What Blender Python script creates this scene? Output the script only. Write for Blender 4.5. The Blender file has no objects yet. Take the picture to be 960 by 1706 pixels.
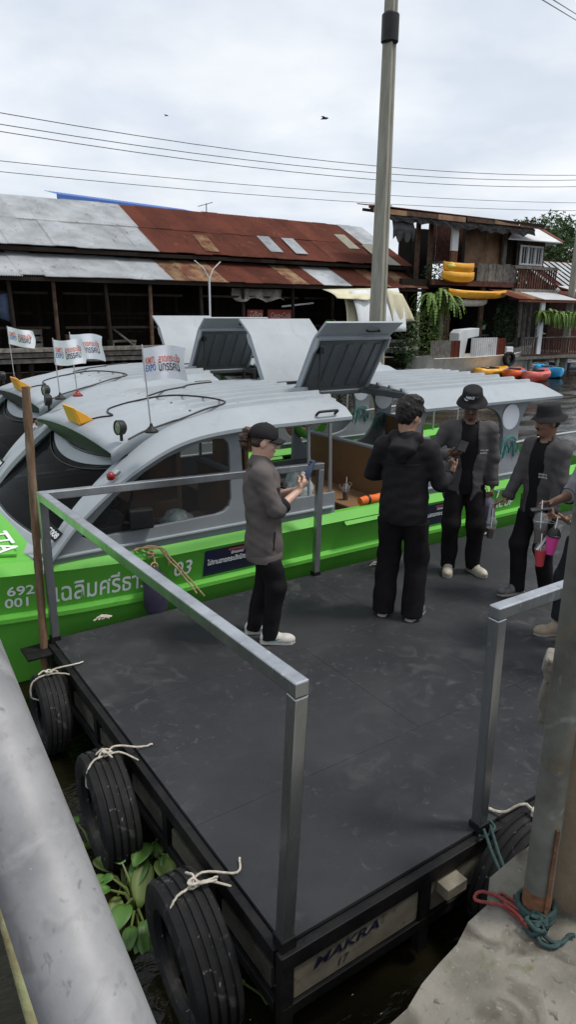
import bpy, bmesh, math, random
import numpy as np
from mathutils import Vector, Matrix, noise
from mathutils.geometry import tessellate_polygon
random.seed(7)
scene = bpy.context.scene
C = scene.collection
R = math.radians

# ---------------------------------------------------------------- camera
CAM_Z = 3.0
FPX, PITCH, ROLL = 1150.0, math.atan(338/1150), R(0.5)
FW = Vector((0, math.cos(PITCH), -math.sin(PITCH)))
_r, _u = Vector((1, 0, 0)), Vector((0, math.sin(PITCH), math.cos(PITCH)))
RT = _r*math.cos(ROLL) + _u*math.sin(ROLL)
UP = _u*math.cos(ROLL) - _r*math.sin(ROLL)
cd = bpy.data.cameras.new('camera')
cd.sensor_fit = 'VERTICAL'; cd.sensor_height = 24.0; cd.lens = 24.0*FPX/1706
cd.clip_start = 0.02; cd.clip_end = 3000
cam = bpy.data.objects.new('camera', cd); C.objects.link(cam)
m3 = Matrix((RT, UP, -FW)).transposed()
cam.matrix_world = Matrix.Translation((0, 0, CAM_Z)) @ m3.to_4x4()
scene.camera = cam

# ---------------------------------------------------------------- sky, sun, exposure
SUN_EL, SUN_AZ = R(62), R(95)          # azimuth clockwise from +Y (view direction)
w = bpy.data.worlds.new('World'); scene.world = w; w.use_nodes = True
nt = w.node_tree; nt.nodes.clear()
def N(t, nt_, **k):
    n = nt_.nodes.new(t)
    for a, b in k.items(): setattr(n, a, b)
    return n
out = N('ShaderNodeOutputWorld', nt); bg = N('ShaderNodeBackground', nt); bg.inputs[1].default_value = 0.1
sky = N('ShaderNodeTexSky', nt, sky_type='NISHITA', sun_disc=False)
sky.sun_elevation = SUN_EL; sky.sun_rotation = SUN_AZ; sky.air_density = 1.0; sky.dust_density = 2.5; sky.ozone_density = 1.0
tc = N('ShaderNodeTexCoord', nt); sep = N('ShaderNodeSeparateXYZ', nt)
nt.links.new(tc.outputs['Generated'], sep.inputs[0])
zz = N('ShaderNodeMath', nt, operation='ADD'); zz.inputs[1].default_value = 0.22
za = N('ShaderNodeMath', nt, operation='ABSOLUTE'); nt.links.new(sep.outputs[2], za.inputs[0]); nt.links.new(za.outputs[0], zz.inputs[0])
cx = N('ShaderNodeMath', nt, operation='DIVIDE'); cy = N('ShaderNodeMath', nt, operation='DIVIDE')
nt.links.new(sep.outputs[0], cx.inputs[0]); nt.links.new(zz.outputs[0], cx.inputs[1])
nt.links.new(sep.outputs[1], cy.inputs[0]); nt.links.new(zz.outputs[0], cy.inputs[1])
cmb = N('ShaderNodeCombineXYZ', nt); nt.links.new(cx.outputs[0], cmb.inputs[0]); nt.links.new(cy.outputs[0], cmb.inputs[1])
n1 = N('ShaderNodeTexNoise', nt); n1.inputs['Scale'].default_value = 1.3; n1.inputs['Detail'].default_value = 8; n1.inputs['Roughness'].default_value = 0.52; n1.inputs['Distortion'].default_value = 0.25
nt.links.new(cmb.outputs[0], n1.inputs['Vector'])
r1 = N('ShaderNodeValToRGB', nt)
r1.color_ramp.elements[0].position = 0.36; r1.color_ramp.elements[0].color = (0.78, 0.78, 0.78, 1)
r1.color_ramp.elements[1].position = 0.60; r1.color_ramp.elements[1].color = (1, 1, 1, 1)
nt.links.new(n1.outputs[0], r1.inputs[0])
n2 = N('ShaderNodeTexNoise', nt); n2.inputs['Scale'].default_value = 2.0; n2.inputs['Detail'].default_value = 6
mp2 = N('ShaderNodeMapping', nt); mp2.inputs['Location'].default_value = (3.7, 1.3, 0); nt.links.new(cmb.outputs[0], mp2.inputs[0]); nt.links.new(mp2.outputs[0], n2.inputs['Vector'])
r2 = N('ShaderNodeValToRGB', nt)
r2.color_ramp.elements[0].position = 0.40; r2.color_ramp.elements[0].color = (6.6, 7.15, 7.95, 1)
r2.color_ramp.elements[1].position = 0.62; r2.color_ramp.elements[1].color = (8.1, 8.4, 8.8, 1)
nt.links.new(n2.outputs[0], r2.inputs[0])
mx = N('ShaderNodeMix', nt, data_type='RGBA')
nt.links.new(r1.outputs[0], mx.inputs[0]); nt.links.new(sky.outputs[0], mx.inputs[6]); nt.links.new(r2.outputs[0], mx.inputs[7])
nt.links.new(mx.outputs[2], bg.inputs[0]); nt.links.new(bg.outputs[0], out.inputs[0])
sd = bpy.data.lights.new('sun', 'SUN'); sd.energy = 2.3; sd.angle = R(11); sd.color = (1, 0.96, 0.9)
sun = bpy.data.objects.new('sun', sd); C.objects.link(sun)
sv = Vector((math.sin(SUN_AZ)*math.cos(SUN_EL), math.cos(SUN_AZ)*math.cos(SUN_EL), math.sin(SUN_EL)))
sun.rotation_euler = sv.to_track_quat('Z', 'Y').to_euler()
vs = scene.view_settings; vs.view_transform = 'Standard'; vs.look = 'None'; vs.exposure = 0.25; vs.gamma = 1.0; vs.use_curve_mapping = False

# ---------------------------------------------------------------- frame of the place: U along the canal, V across it
TH = R(34.324)
U = Vector((math.cos(TH), math.sin(TH), 0)); V = Vector((-math.sin(TH), math.cos(TH), 0)); O = Vector((-0.004, 2.159, 0))
def W(u, v, z=0.0): return O + U*u + V*v + Vector((0, 0, z))
def ray(x, y): return FW + RT*((x-480)/FPX) - UP*((y-853)/FPX)
CP = Vector((0, 0, CAM_Z))
def loc(p): d = Vector(p)-O; return Vector((d.dot(U), d.dot(V), d.z))
def pz(x, y, z): d = ray(x, y); return loc(CP + d*((z-CAM_Z)/d.z))      # pixel on a level z  -> (u, v, z)
def pv(x, y, v): d = ray(x, y); return loc(CP + d*((v-loc(CP).y)/d.dot(V)))  # pixel on the plane v
def pu(x, y, u): d = ray(x, y); return loc(CP + d*((u-loc(CP).x)/d.dot(U)))
def pd(x, y, t): return loc(CP + ray(x, y)*t)                           # pixel at depth t

# ---------------------------------------------------------------- mesh helpers
class MB:
    def __init__(s): s.v = []; s.f = []; s.m = []
    def add(s, vs_, fs, mi=0):
        o = len(s.v); s.v += [tuple(q) for q in vs_]
        for f in fs: s.f.append(tuple(i+o for i in f)); s.m.append(mi)
        return s
    def box(s, c, d, rot=None, mi=0):
        hx, hy, hz = d[0]/2, d[1]/2, d[2]/2; c = Vector(c)
        P = [Vector((x, y, z)) for z in (-hz, hz) for y in (-hy, hy) for x in (-hx, hx)]
        if rot is not None: P = [rot @ p for p in P]
        return s.add([p+c for p in P], [(0, 2, 3, 1), (4, 5, 7, 6), (0, 1, 5, 4), (2, 6, 7, 3), (0, 4, 6, 2), (1, 3, 7, 5)], mi)
    def bar(s, a, b, wd, ht, up=(0, 0, 1), mi=0):            # a box from a to b
        a, b = Vector(a), Vector(b); d = b-a; L = d.length; x = d/L; upv = Vector(up)
        y = upv.cross(x)
        if y.length < 1e-4: y = Vector((0, 1, 0)).cross(x)
        y.normalize(); z = x.cross(y)
        return s.box((a+b)/2, (L, wd, ht), Matrix((x, y, z)).transposed(), mi)
    def tube(s, pts, r, n=8, cap=True, mi=0):
        pts = [Vector(p) for p in pts]; k = len(pts); rr = r if isinstance(r, (list, tuple)) else [r]*k
        t0 = (pts[1]-pts[0]).normalized(); a = Vector((0, 0, 1)) if abs(t0.z) < .9 else Vector((1, 0, 0))
        x = t0.cross(a).normalized(); vs_ = []
        for i in range(k):
            t = (pts[min(i+1, k-1)]-pts[max(i-1, 0)]).normalized()
            x = (x - t*x.dot(t)).normalized(); y = t.cross(x)
            for j in range(n):
                q = 2*math.pi*j/n; vs_.append(pts[i] + (x*math.cos(q)+y*math.sin(q))*rr[i])
        fs = [(i*n+j, i*n+(j+1) % n, (i+1)*n+(j+1) % n, (i+1)*n+j) for i in range(k-1) for j in range(n)]
        if cap: fs += [tuple(reversed(range(n))), tuple(range((k-1)*n, k*n))]
        return s.add(vs_, fs, mi)
    def cyl(s, a, b, r0, r1=None, n=12, mi=0): return s.tube([a, b], [r0, r0 if r1 is None else r1], n, True, mi)
    def loft(s, rings, closed=True, cap=False, mi=0):
        n = len(rings[0]); vs_ = [p for r_ in rings for p in r_]; k = len(rings); e = n if closed else n-1
        fs = [(i*n+j, i*n+(j+1) % n, (i+1)*n+(j+1) % n, (i+1)*n+j) for i in range(k-1) for j in range(e)]
        if cap: fs += [tuple(reversed(range(n))), tuple(range((k-1)*n, k*n))]
        return s.add(vs_, fs, mi)
    def lathe(s, prof, c, n=16, axis=None, mi=0):            # prof (r, h)
        c = Vector(c); z = Vector(axis).normalized() if axis else Vector((0, 0, 1))
        a = Vector((1, 0, 0)) if abs(z.x) < .9 else Vector((0, 1, 0)); x = z.cross(a).normalized(); y = z.cross(x)
        return s.loft([[c + z*h + (x*math.cos(2*math.pi*j/n)+y*math.sin(2*math.pi*j/n))*max(r_, 1e-4) for j in range(n)] for r_, h in prof], True, False, mi)
    def plate(s, outer, holes, fn, off, mi=0):               # flat or bent plate with holes: fn(a,b)->point, off = thickness vector
        polys = [[Vector((a, b, 0)) for a, b in outer]] + [[Vector((a, b, 0)) for a, b in h] for h in holes]
        flat = [p for q in polys for p in q]; tri = tessellate_polygon(polys); n = len(flat); off = Vector(off)
        P = [Vector(fn(p.x, p.y)) for p in flat]
        fs = [tuple(t) for t in tri] + [tuple(i+n for i in reversed(t)) for t in tri]
        o = 0
        for q in polys:
            k = len(q); fs += [(o+i, o+(i+1) % k, n+o+(i+1) % k, n+o+i) for i in range(k)]; o += k
        return s.add(P+[p+off for p in P], fs, mi)
    def build(s, name, mat, parent=None, smooth=None, bevel=0, solid=0):
        me = bpy.data.meshes.new(name); me.from_pydata(s.v, [], s.f)
        mats = mat if isinstance(mat, (list, tuple)) else [mat]
        for q in mats: me.materials.append(M[q] if isinstance(q, str) else q)
        if len(mats) > 1: me.polygons.foreach_set('material_index', s.m)
        bm = bmesh.new(); bm.from_mesh(me); bmesh.ops.recalc_face_normals(bm, faces=bm.faces); bm.to_mesh(me); bm.free()
        if smooth: me.shade_smooth(); me.set_sharp_from_angle(angle=R(smooth))
        o = bpy.data.objects.new(name, me); C.objects.link(o)
        if parent is not None: o.parent = parent
        if solid:
            q = o.modifiers.new('solid', 'SOLIDIFY'); q.thickness = solid; q.offset = 0
        if bevel:
            q = o.modifiers.new('bevel', 'BEVEL'); q.width = bevel; q.segments = 2; q.limit_method = 'ANGLE'; q.angle_limit = R(40)
        return o
def tag(o, label=None, cat=None, group=None, kind=None):
    for k, q in (('label', label), ('category', cat), ('group', group), ('kind', kind)):
        if q: o[k] = q
    return o
def thing(name, label, cat, p=(0, 0, 0), rz=0.0, group=None):     # p in (u, v, z); rz relative to U
    o = bpy.data.objects.new(name, None); C.objects.link(o); o.empty_display_size = .2
    o.location = W(*p); o.rotation_euler = (0, 0, TH+rz)
    return tag(o, label, cat, group)
def place(o, p=(0, 0, 0), rz=0.0): o.location = W(*p); o.rotation_euler = (0, 0, TH+rz); return o
def copy_tree(o, parent=None):
    c = o.copy(); C.objects.link(c); c.parent = parent
    for ch in [q for q in bpy.data.objects if q.parent == o]: copy_tree(ch, c)
    return c
def lerp(a, b, t): return a+(b-a)*t
def interp(x, xs, ys): return float(np.interp(x, xs, ys))
def spline(pts, n=8):                                        # Catmull-Rom through points of any dimension
    P = [np.array(p, float) for p in pts]; P = [2*P[0]-P[1]]+P+[2*P[-1]-P[-2]]; o = []
    for i in range(1, len(P)-2):
        for k in range(n):
            t = k/n; a, b, c, d = P[i-1:i+3]
            o.append(.5*(2*b+(c-a)*t+(2*a-5*b+4*c-d)*t*t+(3*b-a-3*c+d)*t**3))
    o.append(P[-2]); return [tuple(float(q) for q in p) for p in o]

# ---------------------------------------------------------------- materials
M = {}
def mat(name, col, rough=.6, metal=0.0, n=None, c2=None, bump=None, spec=None, trans=0, alpha=None, stretch=None, coat=0, dots=None, ramp=(.38, .64), world=False, vary=0):
    m = bpy.data.materials.new(name); m.use_nodes = True; t = m.node_tree; b = t.nodes['Principled BSDF']
    b.inputs['Base Color'].default_value = (*col, 1); b.inputs['Roughness'].default_value = rough; b.inputs['Metallic'].default_value = metal
    if spec is not None: b.inputs['Specular IOR Level'].default_value = spec
    if trans: b.inputs['Transmission Weight'].default_value = trans
    if coat: b.inputs['Coat Weight'].default_value = coat; b.inputs['Coat Roughness'].default_value = .15
    if alpha is not None: b.inputs['Alpha'].default_value = alpha
    tcn = N('ShaderNodeTexCoord', t); src = tcn.outputs['Object']
    if world: src = N('ShaderNodeNewGeometry', t).outputs['Position']
    if stretch:
        mp = N('ShaderNodeMapping', t); mp.inputs['Scale'].default_value = stretch; t.links.new(src, mp.inputs[0]); src = mp.outputs[0]
    cur = None
    if n:
        nn = N('ShaderNodeTexNoise', t); nn.inputs['Scale'].default_value = n; nn.inputs['Detail'].default_value = 7; nn.inputs['Roughness'].default_value = .62; t.links.new(src, nn.inputs['Vector'])
        rp = N('ShaderNodeValToRGB', t); rp.color_ramp.elements[0].position, rp.color_ramp.elements[1].position = ramp
        rp.color_ramp.elements[0].color = (*col, 1); rp.color_ramp.elements[1].color = (*(c2 or [q*.6 for q in col]), 1)
        t.links.new(nn.outputs[0], rp.inputs[0]); cur = rp.outputs[0]
        rr = N('ShaderNodeMapRange', t); rr.inputs['To Min'].default_value = max(.03, rough-.08); rr.inputs['To Max'].default_value = min(1, rough+.1)
        t.links.new(nn.outputs[0], rr.inputs[0]); t.links.new(rr.outputs[0], b.inputs['Roughness'])
    if dots:                                                  # (scale, colour, lo, hi): a second layer of marks
        for dd_ in (dots if isinstance(dots, list) else [dots]):
            sc_, cc, lo, hi = dd_[:4]
            n3 = N('ShaderNodeTexNoise', t); n3.inputs['Scale'].default_value = sc_; n3.inputs['Detail'].default_value = 5; n3.inputs['Distortion'].default_value = .8
            t.links.new(src, n3.inputs['Vector']); r3 = N('ShaderNodeMapRange', t); r3.inputs['From Min'].default_value = lo; r3.inputs['From Max'].default_value = hi
            t.links.new(n3.outputs[0], r3.inputs[0]); fac = r3.outputs[0]
            if len(dd_) > 4:                                  # the marks gather in patches
                n4 = N('ShaderNodeTexNoise', t); n4.inputs['Scale'].default_value = dd_[4]; n4.inputs['Detail'].default_value = 2; t.links.new(src, n4.inputs['Vector']); r4 = N('ShaderNodeMapRange', t); r4.inputs['From Min'].default_value = .42; r4.inputs['From Max'].default_value = .62; t.links.new(n4.outputs[0], r4.inputs[0]); m4 = N('ShaderNodeMath', t, operation='MULTIPLY'); t.links.new(fac, m4.inputs[0]); t.links.new(r4.outputs[0], m4.inputs[1]); fac = m4.outputs[0]
            mm = N('ShaderNodeMix', t, data_type='RGBA'); t.links.new(fac, mm.inputs[0])
            if cur: t.links.new(cur, mm.inputs[6])
            else: mm.inputs[6].default_value = (*col, 1)
            mm.inputs[7].default_value = (*cc, 1); cur = mm.outputs[2]
    if vary:                                                  # every piece a little lighter or darker than its neighbour
        oi = N('ShaderNodeObjectInfo', t); rv = N('ShaderNodeMapRange', t); rv.inputs['To Min'].default_value = 1-vary; rv.inputs['To Max'].default_value = 1+vary
        t.links.new(oi.outputs['Random'], rv.inputs[0]); hv = N('ShaderNodeHueSaturation', t); t.links.new(rv.outputs[0], hv.inputs['Value'])
        if cur: t.links.new(cur, hv.inputs['Color'])
        else: hv.inputs['Color'].default_value = (*col, 1)
        cur = hv.outputs[0]
    if cur: t.links.new(cur, b.inputs['Base Color'])
    if bump:
        nb = N('ShaderNodeTexNoise', t); nb.inputs['Scale'].default_value = bump[0]; nb.inputs['Detail'].default_value = 5; t.links.new(src, nb.inputs['Vector'])
        bp = N('ShaderNodeBump', t); bp.inputs['Strength'].default_value = bump[1]; bp.inputs['Distance'].default_value = bump[2] if len(bump) > 2 else .02
        t.links.new(nb.outputs[0], bp.inputs['Height']); t.links.new(bp.outputs[0], b.inputs['Normal'])
    M[name] = m; return m
mat('deck_rubber', (.0205, .0215, .0245), .60, spec=.24, world=True, n=1.3, c2=(.030, .031, .034), bump=(160, .25, .004), dots=[(2.6, (.046, .047, .049), .46, .74, .7), (7, (.078, .078, .078), .54, .80, .8), (18, (.085, .085, .085), .60, .80, 1.1), (60, (.12, .12, .12), .74, .80)])
mat('black_steel', (.006, .006, .007), .55, 0, spec=.2, n=9, c2=(.014, .013, .012), bump=(40, .2))
mat('galv', (.52, .54, .56), .30, .95, n=6, c2=(.36, .375, .39), stretch=(1, 1, .3), dots=[(30, (.62, .62, .62), .62, .72), (9, (.25, .25, .25), .64, .74)])
mat('galv_old', (.135, .138, .124), .62, .1, spec=.3, n=3.5, c2=(.07, .068, .058), bump=(30, .3, .006), dots=[(7, (.20, .21, .20), .58, .70), (5, (.14, .095, .045), .56, .72), (14, (.07, .065, .06), .64, .74)])
mat('pipe_rail', (.245, .245, .25), .55, .1, n=5.5, c2=(.15, .15, .155), ramp=(.36, .66), bump=(50, .35, .002), stretch=(1, 1, 1), dots=[(11, (.27, .27, .27), .55, .70), (23, (.13, .128, .125), .57, .80), (70, (.11, .11, .11), .64, .78), (17, (.42, .42, .41), .68, .71)])
mat('rusty', (.16, .07, .03), .85, 0, n=12, c2=(.07, .03, .015), bump=(40, .5))
mat('mossy_pipe', (.20, .21, .10), .8, 0, n=7, c2=(.12, .07, .03), bump=(40, .4), dots=(5, (.30, .30, .2), .6, .75))
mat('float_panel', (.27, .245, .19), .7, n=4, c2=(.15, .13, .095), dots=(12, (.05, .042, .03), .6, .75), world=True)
mat('float_panel_shaded_dirty', (.075, .066, .05), .8, n=4, c2=(.03, .026, .02), dots=(12, (.015, .013, .01), .55, .75), world=True)  # left-side float panels: dirt, plus that side's shade put into the colour
mat('tyre', (.008, .008, .009), .74, spec=.22, n=8, c2=(.016, .0155, .015), bump=(90, .3, .003), dots=[(26, (.20, .20, .19), .66, .73), (11, (.06, .058, .055), .60, .72), (5, (.026, .025, .024), .6, .75)])
mat('rope', (.50, .46, .39), .9, n=40, c2=(.33, .29, .23), bump=(200, .6, .003))
mat('rope_tan', (.42, .31, .17), .9, n=40, c2=(.28, .2, .1), bump=(200, .6, .003))
mat('rope_green', (.022, .055, .052), .85, n=40, c2=(.012, .032, .03), bump=(200, .6, .003))
mat('rope_red', (.22, .038, .032), .85, n=40, c2=(.14, .026, .02), bump=(200, .6, .003))
mat('concrete', (.20, .188, .16), .9, spec=.2, n=3.2, c2=(.12, .112, .093), bump=(30, .5, .012), dots=[(5, (.065, .058, .047), .56, .72), (55, (.23, .215, .185), .60, .76), (34, (.07, .062, .05), .62, .76), (9, (.10, .11, .05), .64, .76)])
mat('concrete_warm', (.22, .175, .12), .9, n=3, c2=(.14, .105, .07), bump=(18, .5, .012), dots=(8, (.12, .09, .06), .6, .75))
mat('pole_concrete', (.30, .29, .24), .85, n=3, c2=(.22, .21, .17), bump=(25, .3, .01), stretch=(3, 3, .5), dots=(2, (.16, .15, .12), .6, .75))
mat('bamboo', (.17, .10, .052), .65, n=9, c2=(.09, .05, .027), stretch=(5, 5, .8), bump=(30, .4), dots=[(2, (.27, .21, .15), .55, .74), (1.2, (.05, .03, .02), .62, .7)])
mat('boat_green', (.115, .42, .050), .5, spec=.3, n=1.3, c2=(.100, .375, .044), dots=(5, (.05, .22, .035), .66, .85))
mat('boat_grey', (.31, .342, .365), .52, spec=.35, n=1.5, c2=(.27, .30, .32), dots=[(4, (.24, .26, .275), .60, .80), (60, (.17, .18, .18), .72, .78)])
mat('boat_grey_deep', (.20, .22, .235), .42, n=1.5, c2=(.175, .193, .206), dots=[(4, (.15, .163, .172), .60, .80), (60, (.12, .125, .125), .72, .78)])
mat('boat_dark', (.10, .115, .125), .5, n=2, c2=(.08, .09, .097), dots=(6, (.06, .066, .07), .62, .8))
mat('black_plastic', (.010, .010, .011), .45, spec=.3, n=5, c2=(.02, .02, .02))
mat('bench_brown', (.23, .13, .06), .5, n=2, c2=(.18, .10, .045), dots=(5, (.15, .08, .04), .62, .8))
mat('boat_floor', (.05, .05, .055), .8, n=5)
mat('glass', (.005, .0055, .006), .10, 0, alpha=.90, spec=.04); M['glass'].node_tree.nodes['Principled BSDF'].inputs['IOR'].default_value = 1.15
mat('film', (.05, .055, .06), .12, 0, alpha=.16, bump=(5, .5, .03), spec=.3)
mat('white_print', (.75, .77, .78), .6); mat('grey_print', (.72, .76, .74), .6); mat('red_print', (.62, .13, .08), .6); mat('blue_print', (.06, .16, .45), .6); mat('dark_print', (.03, .03, .05), .6)
mat('flag_cloth', (.82, .84, .88), .85, n=4, c2=(.74, .77, .83)); mat('navy', (.008, .010, .05), .45, n=3, c2=(.016, .014, .03)); mat('teal_print', (.02, .20, .17), .6)
mat('amber', (.66, .30, .012), .45, n=3, c2=(.65, .30, .01)); mat('lamp_glass', (.16, .20, .13), .12); mat('red_lamp', (.22, .012, .012), .3); mat('green_lamp', (.03, .22, .1), .25); mat('steel', (.5, .5, .5), .3, .9)
mat('fender', (.045, .036, .072), .55, n=4, c2=(.028, .022, .045), dots=(9, (.10, .09, .12), .62, .78)); mat('orange_vest', (.80, .16, .02), .7, n=10, c2=(.65, .12, .015))
mat('leaf', (.055, .125, .02), .45, n=5, c2=(.055, .13, .02)); mat('leaf_yellow', (.11, .15, .03), .5, n=5, c2=(.09, .13, .025)); mat('leaf_dark', (.035, .075, .018), .55, n=4, c2=(.02, .045, .012)); mat('stem', (.12, .16, .04), .5, n=5)
mat('fern', (.13, .22, .03), .6, n=3, c2=(.07, .14, .02)); mat('tree_leaf', (.045, .095, .022), .6, n=2, c2=(.03, .06, .014)); mat('bark', (.10, .075, .05), .9, n=8)
mat('plastic_bag', (.6, .6, .6), .25, alpha=.11); mat('bag_white', (.55, .57, .56), .5, n=20, c2=(.3, .42, .40), bump=(25, .7)); mat('clear_cup', (.6, .62, .62), .08, alpha=.13); mat('cola', (.035, .012, .008), .2); mat('pink', (.62, .06, .28), .4); mat('red_cup', (.42, .04, .05), .45)
mat('paper', (.75, .76, .78), .7)

# ---------------------------------------------------------------- lettering helper (flat filled outlines of the built-in font)
_dg = None
def text_mesh(s, size=1.0, bold=0.0, shear=0.0, space=1.0):
    cu = bpy.data.curves.new('t', 'FONT'); cu.body = s; cu.size = size; cu.offset = bold; cu.shear = shear; cu.space_character = space; cu.resolution_u = 3
    o = bpy.data.objects.new('t', cu); C.objects.link(o); dg = bpy.context.evaluated_depsgraph_get()
    me = bpy.data.meshes.new_from_object(o.evaluated_get(dg))
    vs_ = [(q.co.x, q.co.y) for q in me.vertices]; fs = [tuple(p.vertices) for p in me.polygons]
    bpy.data.objects.remove(o); bpy.data.curves.remove(cu); bpy.data.meshes.remove(me)
    if not vs_: return [], [], 0
    x0 = min(a for a, b in vs_); x1 = max(a for a, b in vs_)
    return [(a-x0, b) for a, b in vs_], fs, x1-x0
def letters(mb, s, size, org, ex, ey, width=None, fn=None, mi=0, **k):
    vs_, fs, wd = text_mesh(s, size, **k)
    if not vs_: return mb
    sx = (width/wd) if width else 1.0; org, ex, ey = Vector(org), Vector(ex), Vector(ey)
    mb.add([fn(a*sx, b) if fn else org+ex*(a*sx)+ey*b for a, b in vs_], fs, mi); return mb

# ---------------------------------------------------------------- water and ground
def water_material():
    m = mat('canal', (.010, .009, .0042), .07, spec=.4); t = m.node_tree; b = t.nodes['Principled BSDF']
    b.inputs['IOR'].default_value = 1.33
    tcn = N('ShaderNodeTexCoord', t); mp = N('ShaderNodeMapping', t); mp.inputs['Scale'].default_value = (.7, 1.5, 1); mp.inputs['Rotation'].default_value = (0, 0, R(10))
    t.links.new(tcn.outputs['Object'], mp.inputs[0]); prev = None
    for sc_, st, ds in ((9, .5, .006), (22, .3, .003)):
        nn = N('ShaderNodeTexNoise', t); nn.inputs['Scale'].default_value = sc_; nn.inputs['Detail'].default_value = 3; nn.inputs['Distortion'].default_value = .6
        t.links.new(mp.outputs[0], nn.inputs['Vector']); bp = N('ShaderNodeBump', t); bp.inputs['Strength'].default_value = st; bp.inputs['Distance'].default_value = ds*4
        t.links.new(nn.outputs[0], bp.inputs['Height'])
        if prev: t.links.new(prev.outputs[0], bp.inputs['Normal'])
        prev = bp
    t.links.new(prev.outputs[0], b.inputs['Normal'])
water_material()
def wave_height(u, v):
    h = np.zeros_like(u); rs = np.random.RandomState(4)
    for k_ in range(26):
        a = rs.normal(1.35, .55); L = rs.uniform(.38, 1.5); q = 2*math.pi/L; h += L**1.1*np.sin(q*(u*math.cos(a)+v*math.sin(a))+rs.uniform(0, 6.3)+.8*np.sin(.9*u*rs.uniform(.5, 1.2)+1.1*v*rs.uniform(.4, 1.1)))
    return .0062*h*(.7+.3*np.sin(u*.31+1)*np.sin(v*.43))
gu, gv = np.arange(-6, 46.01, .135), np.arange(-4, 27.2, .135); GU, GV = np.meshgrid(gu, gv, indexing='ij'); GZ = wave_height(GU, GV)
nu, nv = len(gu), len(gv); mb = MB(); mb.v = np.stack([GU, GV, GZ], -1).reshape(-1, 3).tolist()
I_ = (np.arange(nu-1)[:, None]*nv+np.arange(nv-1)[None]).ravel(); mb.f = np.stack([I_, I_+nv, I_+nv+1, I_+1], 1).tolist(); mb.m = [0]*len(mb.f)
mb.add([(-300, -60, -.12), (900, -60, -.12), (900, 60, -.12), (-300, 60, -.12)], [(0, 1, 2, 3)])
place(tag(mb.build('canal_water', 'canal', smooth=80), 'murky brown green canal water with small ripples', 'water', kind='structure'))
mat('soil', (.10, .08, .055), .95, n=.5, c2=(.06, .055, .03), bump=(3, .5, .1))
mb = MB(); g = [(-900, 27), (900, 27), (900, 1600), (-900, 1600)]
mb.add([(x, y, .5) for x, y in g]+[(x, 27, -1) for x in (-900, 900)], [(0, 1, 2, 3), (0, 4, 5, 1)])
place(tag(mb.build('far_bank_ground', 'soil'), 'earth of the far bank behind the houses', 'ground', kind='structure'))

# quay under the camera, its broken edge towards the pontoon
QZ = .85
e0, e1 = pz(655, 1706, QZ), pz(792, 1528, QZ); ed = (e1-e0).normalized()
edge = []
for i in range(90):
    t = -4.0+i*.11; p = e0+ed*t
    if t > .62: break
    edge.append((p.x+random.uniform(-.008, .008), p.y+random.uniform(-.012, .012)))
pE = pz(815, 1505, QZ); edge += [(pE.x, pE.y), (pE.x+.10, pE.y+.08), (pE.x+.3, pE.y+.10), (pE.x+1.6, pE.y+.1)]
mb = MB(); poly = edge+[(edge[-1][0], -7), (edge[0][0], -7)]
mb.plate(poly, [], lambda a, b: (a, b, QZ), (0, 0, -1.6))
place(tag(mb.build('quay', 'concrete'), 'worn concrete quay edge at the bottom right', 'quay', kind='structure'))

# ---------------------------------------------------------------- pontoon
pon = thing('floating_pontoon', 'black rubber topped floating pontoon with galvanised rails beside the green boat', 'pontoon')
DZ, DL, DW = .55, 7.6, 3.22
us = [0.012, 1.95, 4.39, 6.0, DL]; vsn = [0.012, .80, 2.02, DW-.012]
k = 0
for j in range(3):
    cuts = [0.012, 2.44+(-.9 if j == 1 else 0), 4.88+(-.9 if j == 1 else 0), DL-.012]
    for i in range(3):
        mb = MB(); a, b, c, d = cuts[i]+.001, cuts[i+1]-.001, vsn[j]+.001, vsn[j+1]-.001
        mb.box(((a+b)/2, (c+d)/2, DZ-.010), (b-a, d-c, .02)); mb.build('deck_panel', 'deck_rubber', pon, bevel=.001)
mb = MB()                                                  # steel rim and under-frame
for z, h in ((DZ-.058, .080), (.235, .055)):
    mb.box((DL/2, -.012, z), (DL+.05, .045, h)); mb.box((DL/2, DW+.012, z), (DL+.05, .045, h)); mb.box((-.012, DW/2, z), (.045, DW-.04, h)); mb.box((DL+.012, DW/2, z), (.045, DW-.04, h))
mb.build('edge_frame', 'black_steel', pon, bevel=.004)
mb = MB(); mb.box((DL/2, DW/2, DZ-.04), (DL-.1, DW-.1, .03)); mb.box((DL/2, DW/2, .2), (DL-.2, DW-.2, .3)); mb.build('float_core', 'black_steel', pon)
for q in np.arange(.0, DL, .78):
    mb = MB(); mb.box((q, -.012, .30), (.06, .042, .46)); mb.build('frame_post', 'black_steel', pon)
for q in np.arange(.54, DW, .54):
    mb = MB(); mb.box((-.012, q, .30), (.042, .06, .46)); mb.build('frame_post', 'black_steel', pon)
mbp = MB(); mbp.box((0, 0, 0), (.70, .02, .19)); first = None
for i, q in enumerate(np.arange(.39, DL, .78)):
    o = mbp.build('float_panel', 'float_panel', pon, bevel=.003) if first is None else first.copy()
    if first is None: first = o
    else: C.objects.link(o)
    o.location = (q, -.010, .365)
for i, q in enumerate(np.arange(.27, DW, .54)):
    o = first.copy(); C.objects.link(o); o.location = (-.010, q, .365); o.rotation_euler = (0, 0, R(90)); o.scale = (.60, 1, .55); o.location.z = .34; o.material_slots[0].link = 'OBJECT'; o.material_slots[0].material = M['float_panel_shaded_dirty']
mb = MB(); mb.box((.92, -.055, .40), (.13, .08, .06)); mb.build('pocket_bracket', 'float_panel', pon, bevel=.004)
mb = MB()
letters(mb, 'MAKRA', .068, (.14, -.0235, .368), (1, 0, .02), (.0, 0, 1.0), width=.36, shear=.25, bold=.0015)
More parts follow.
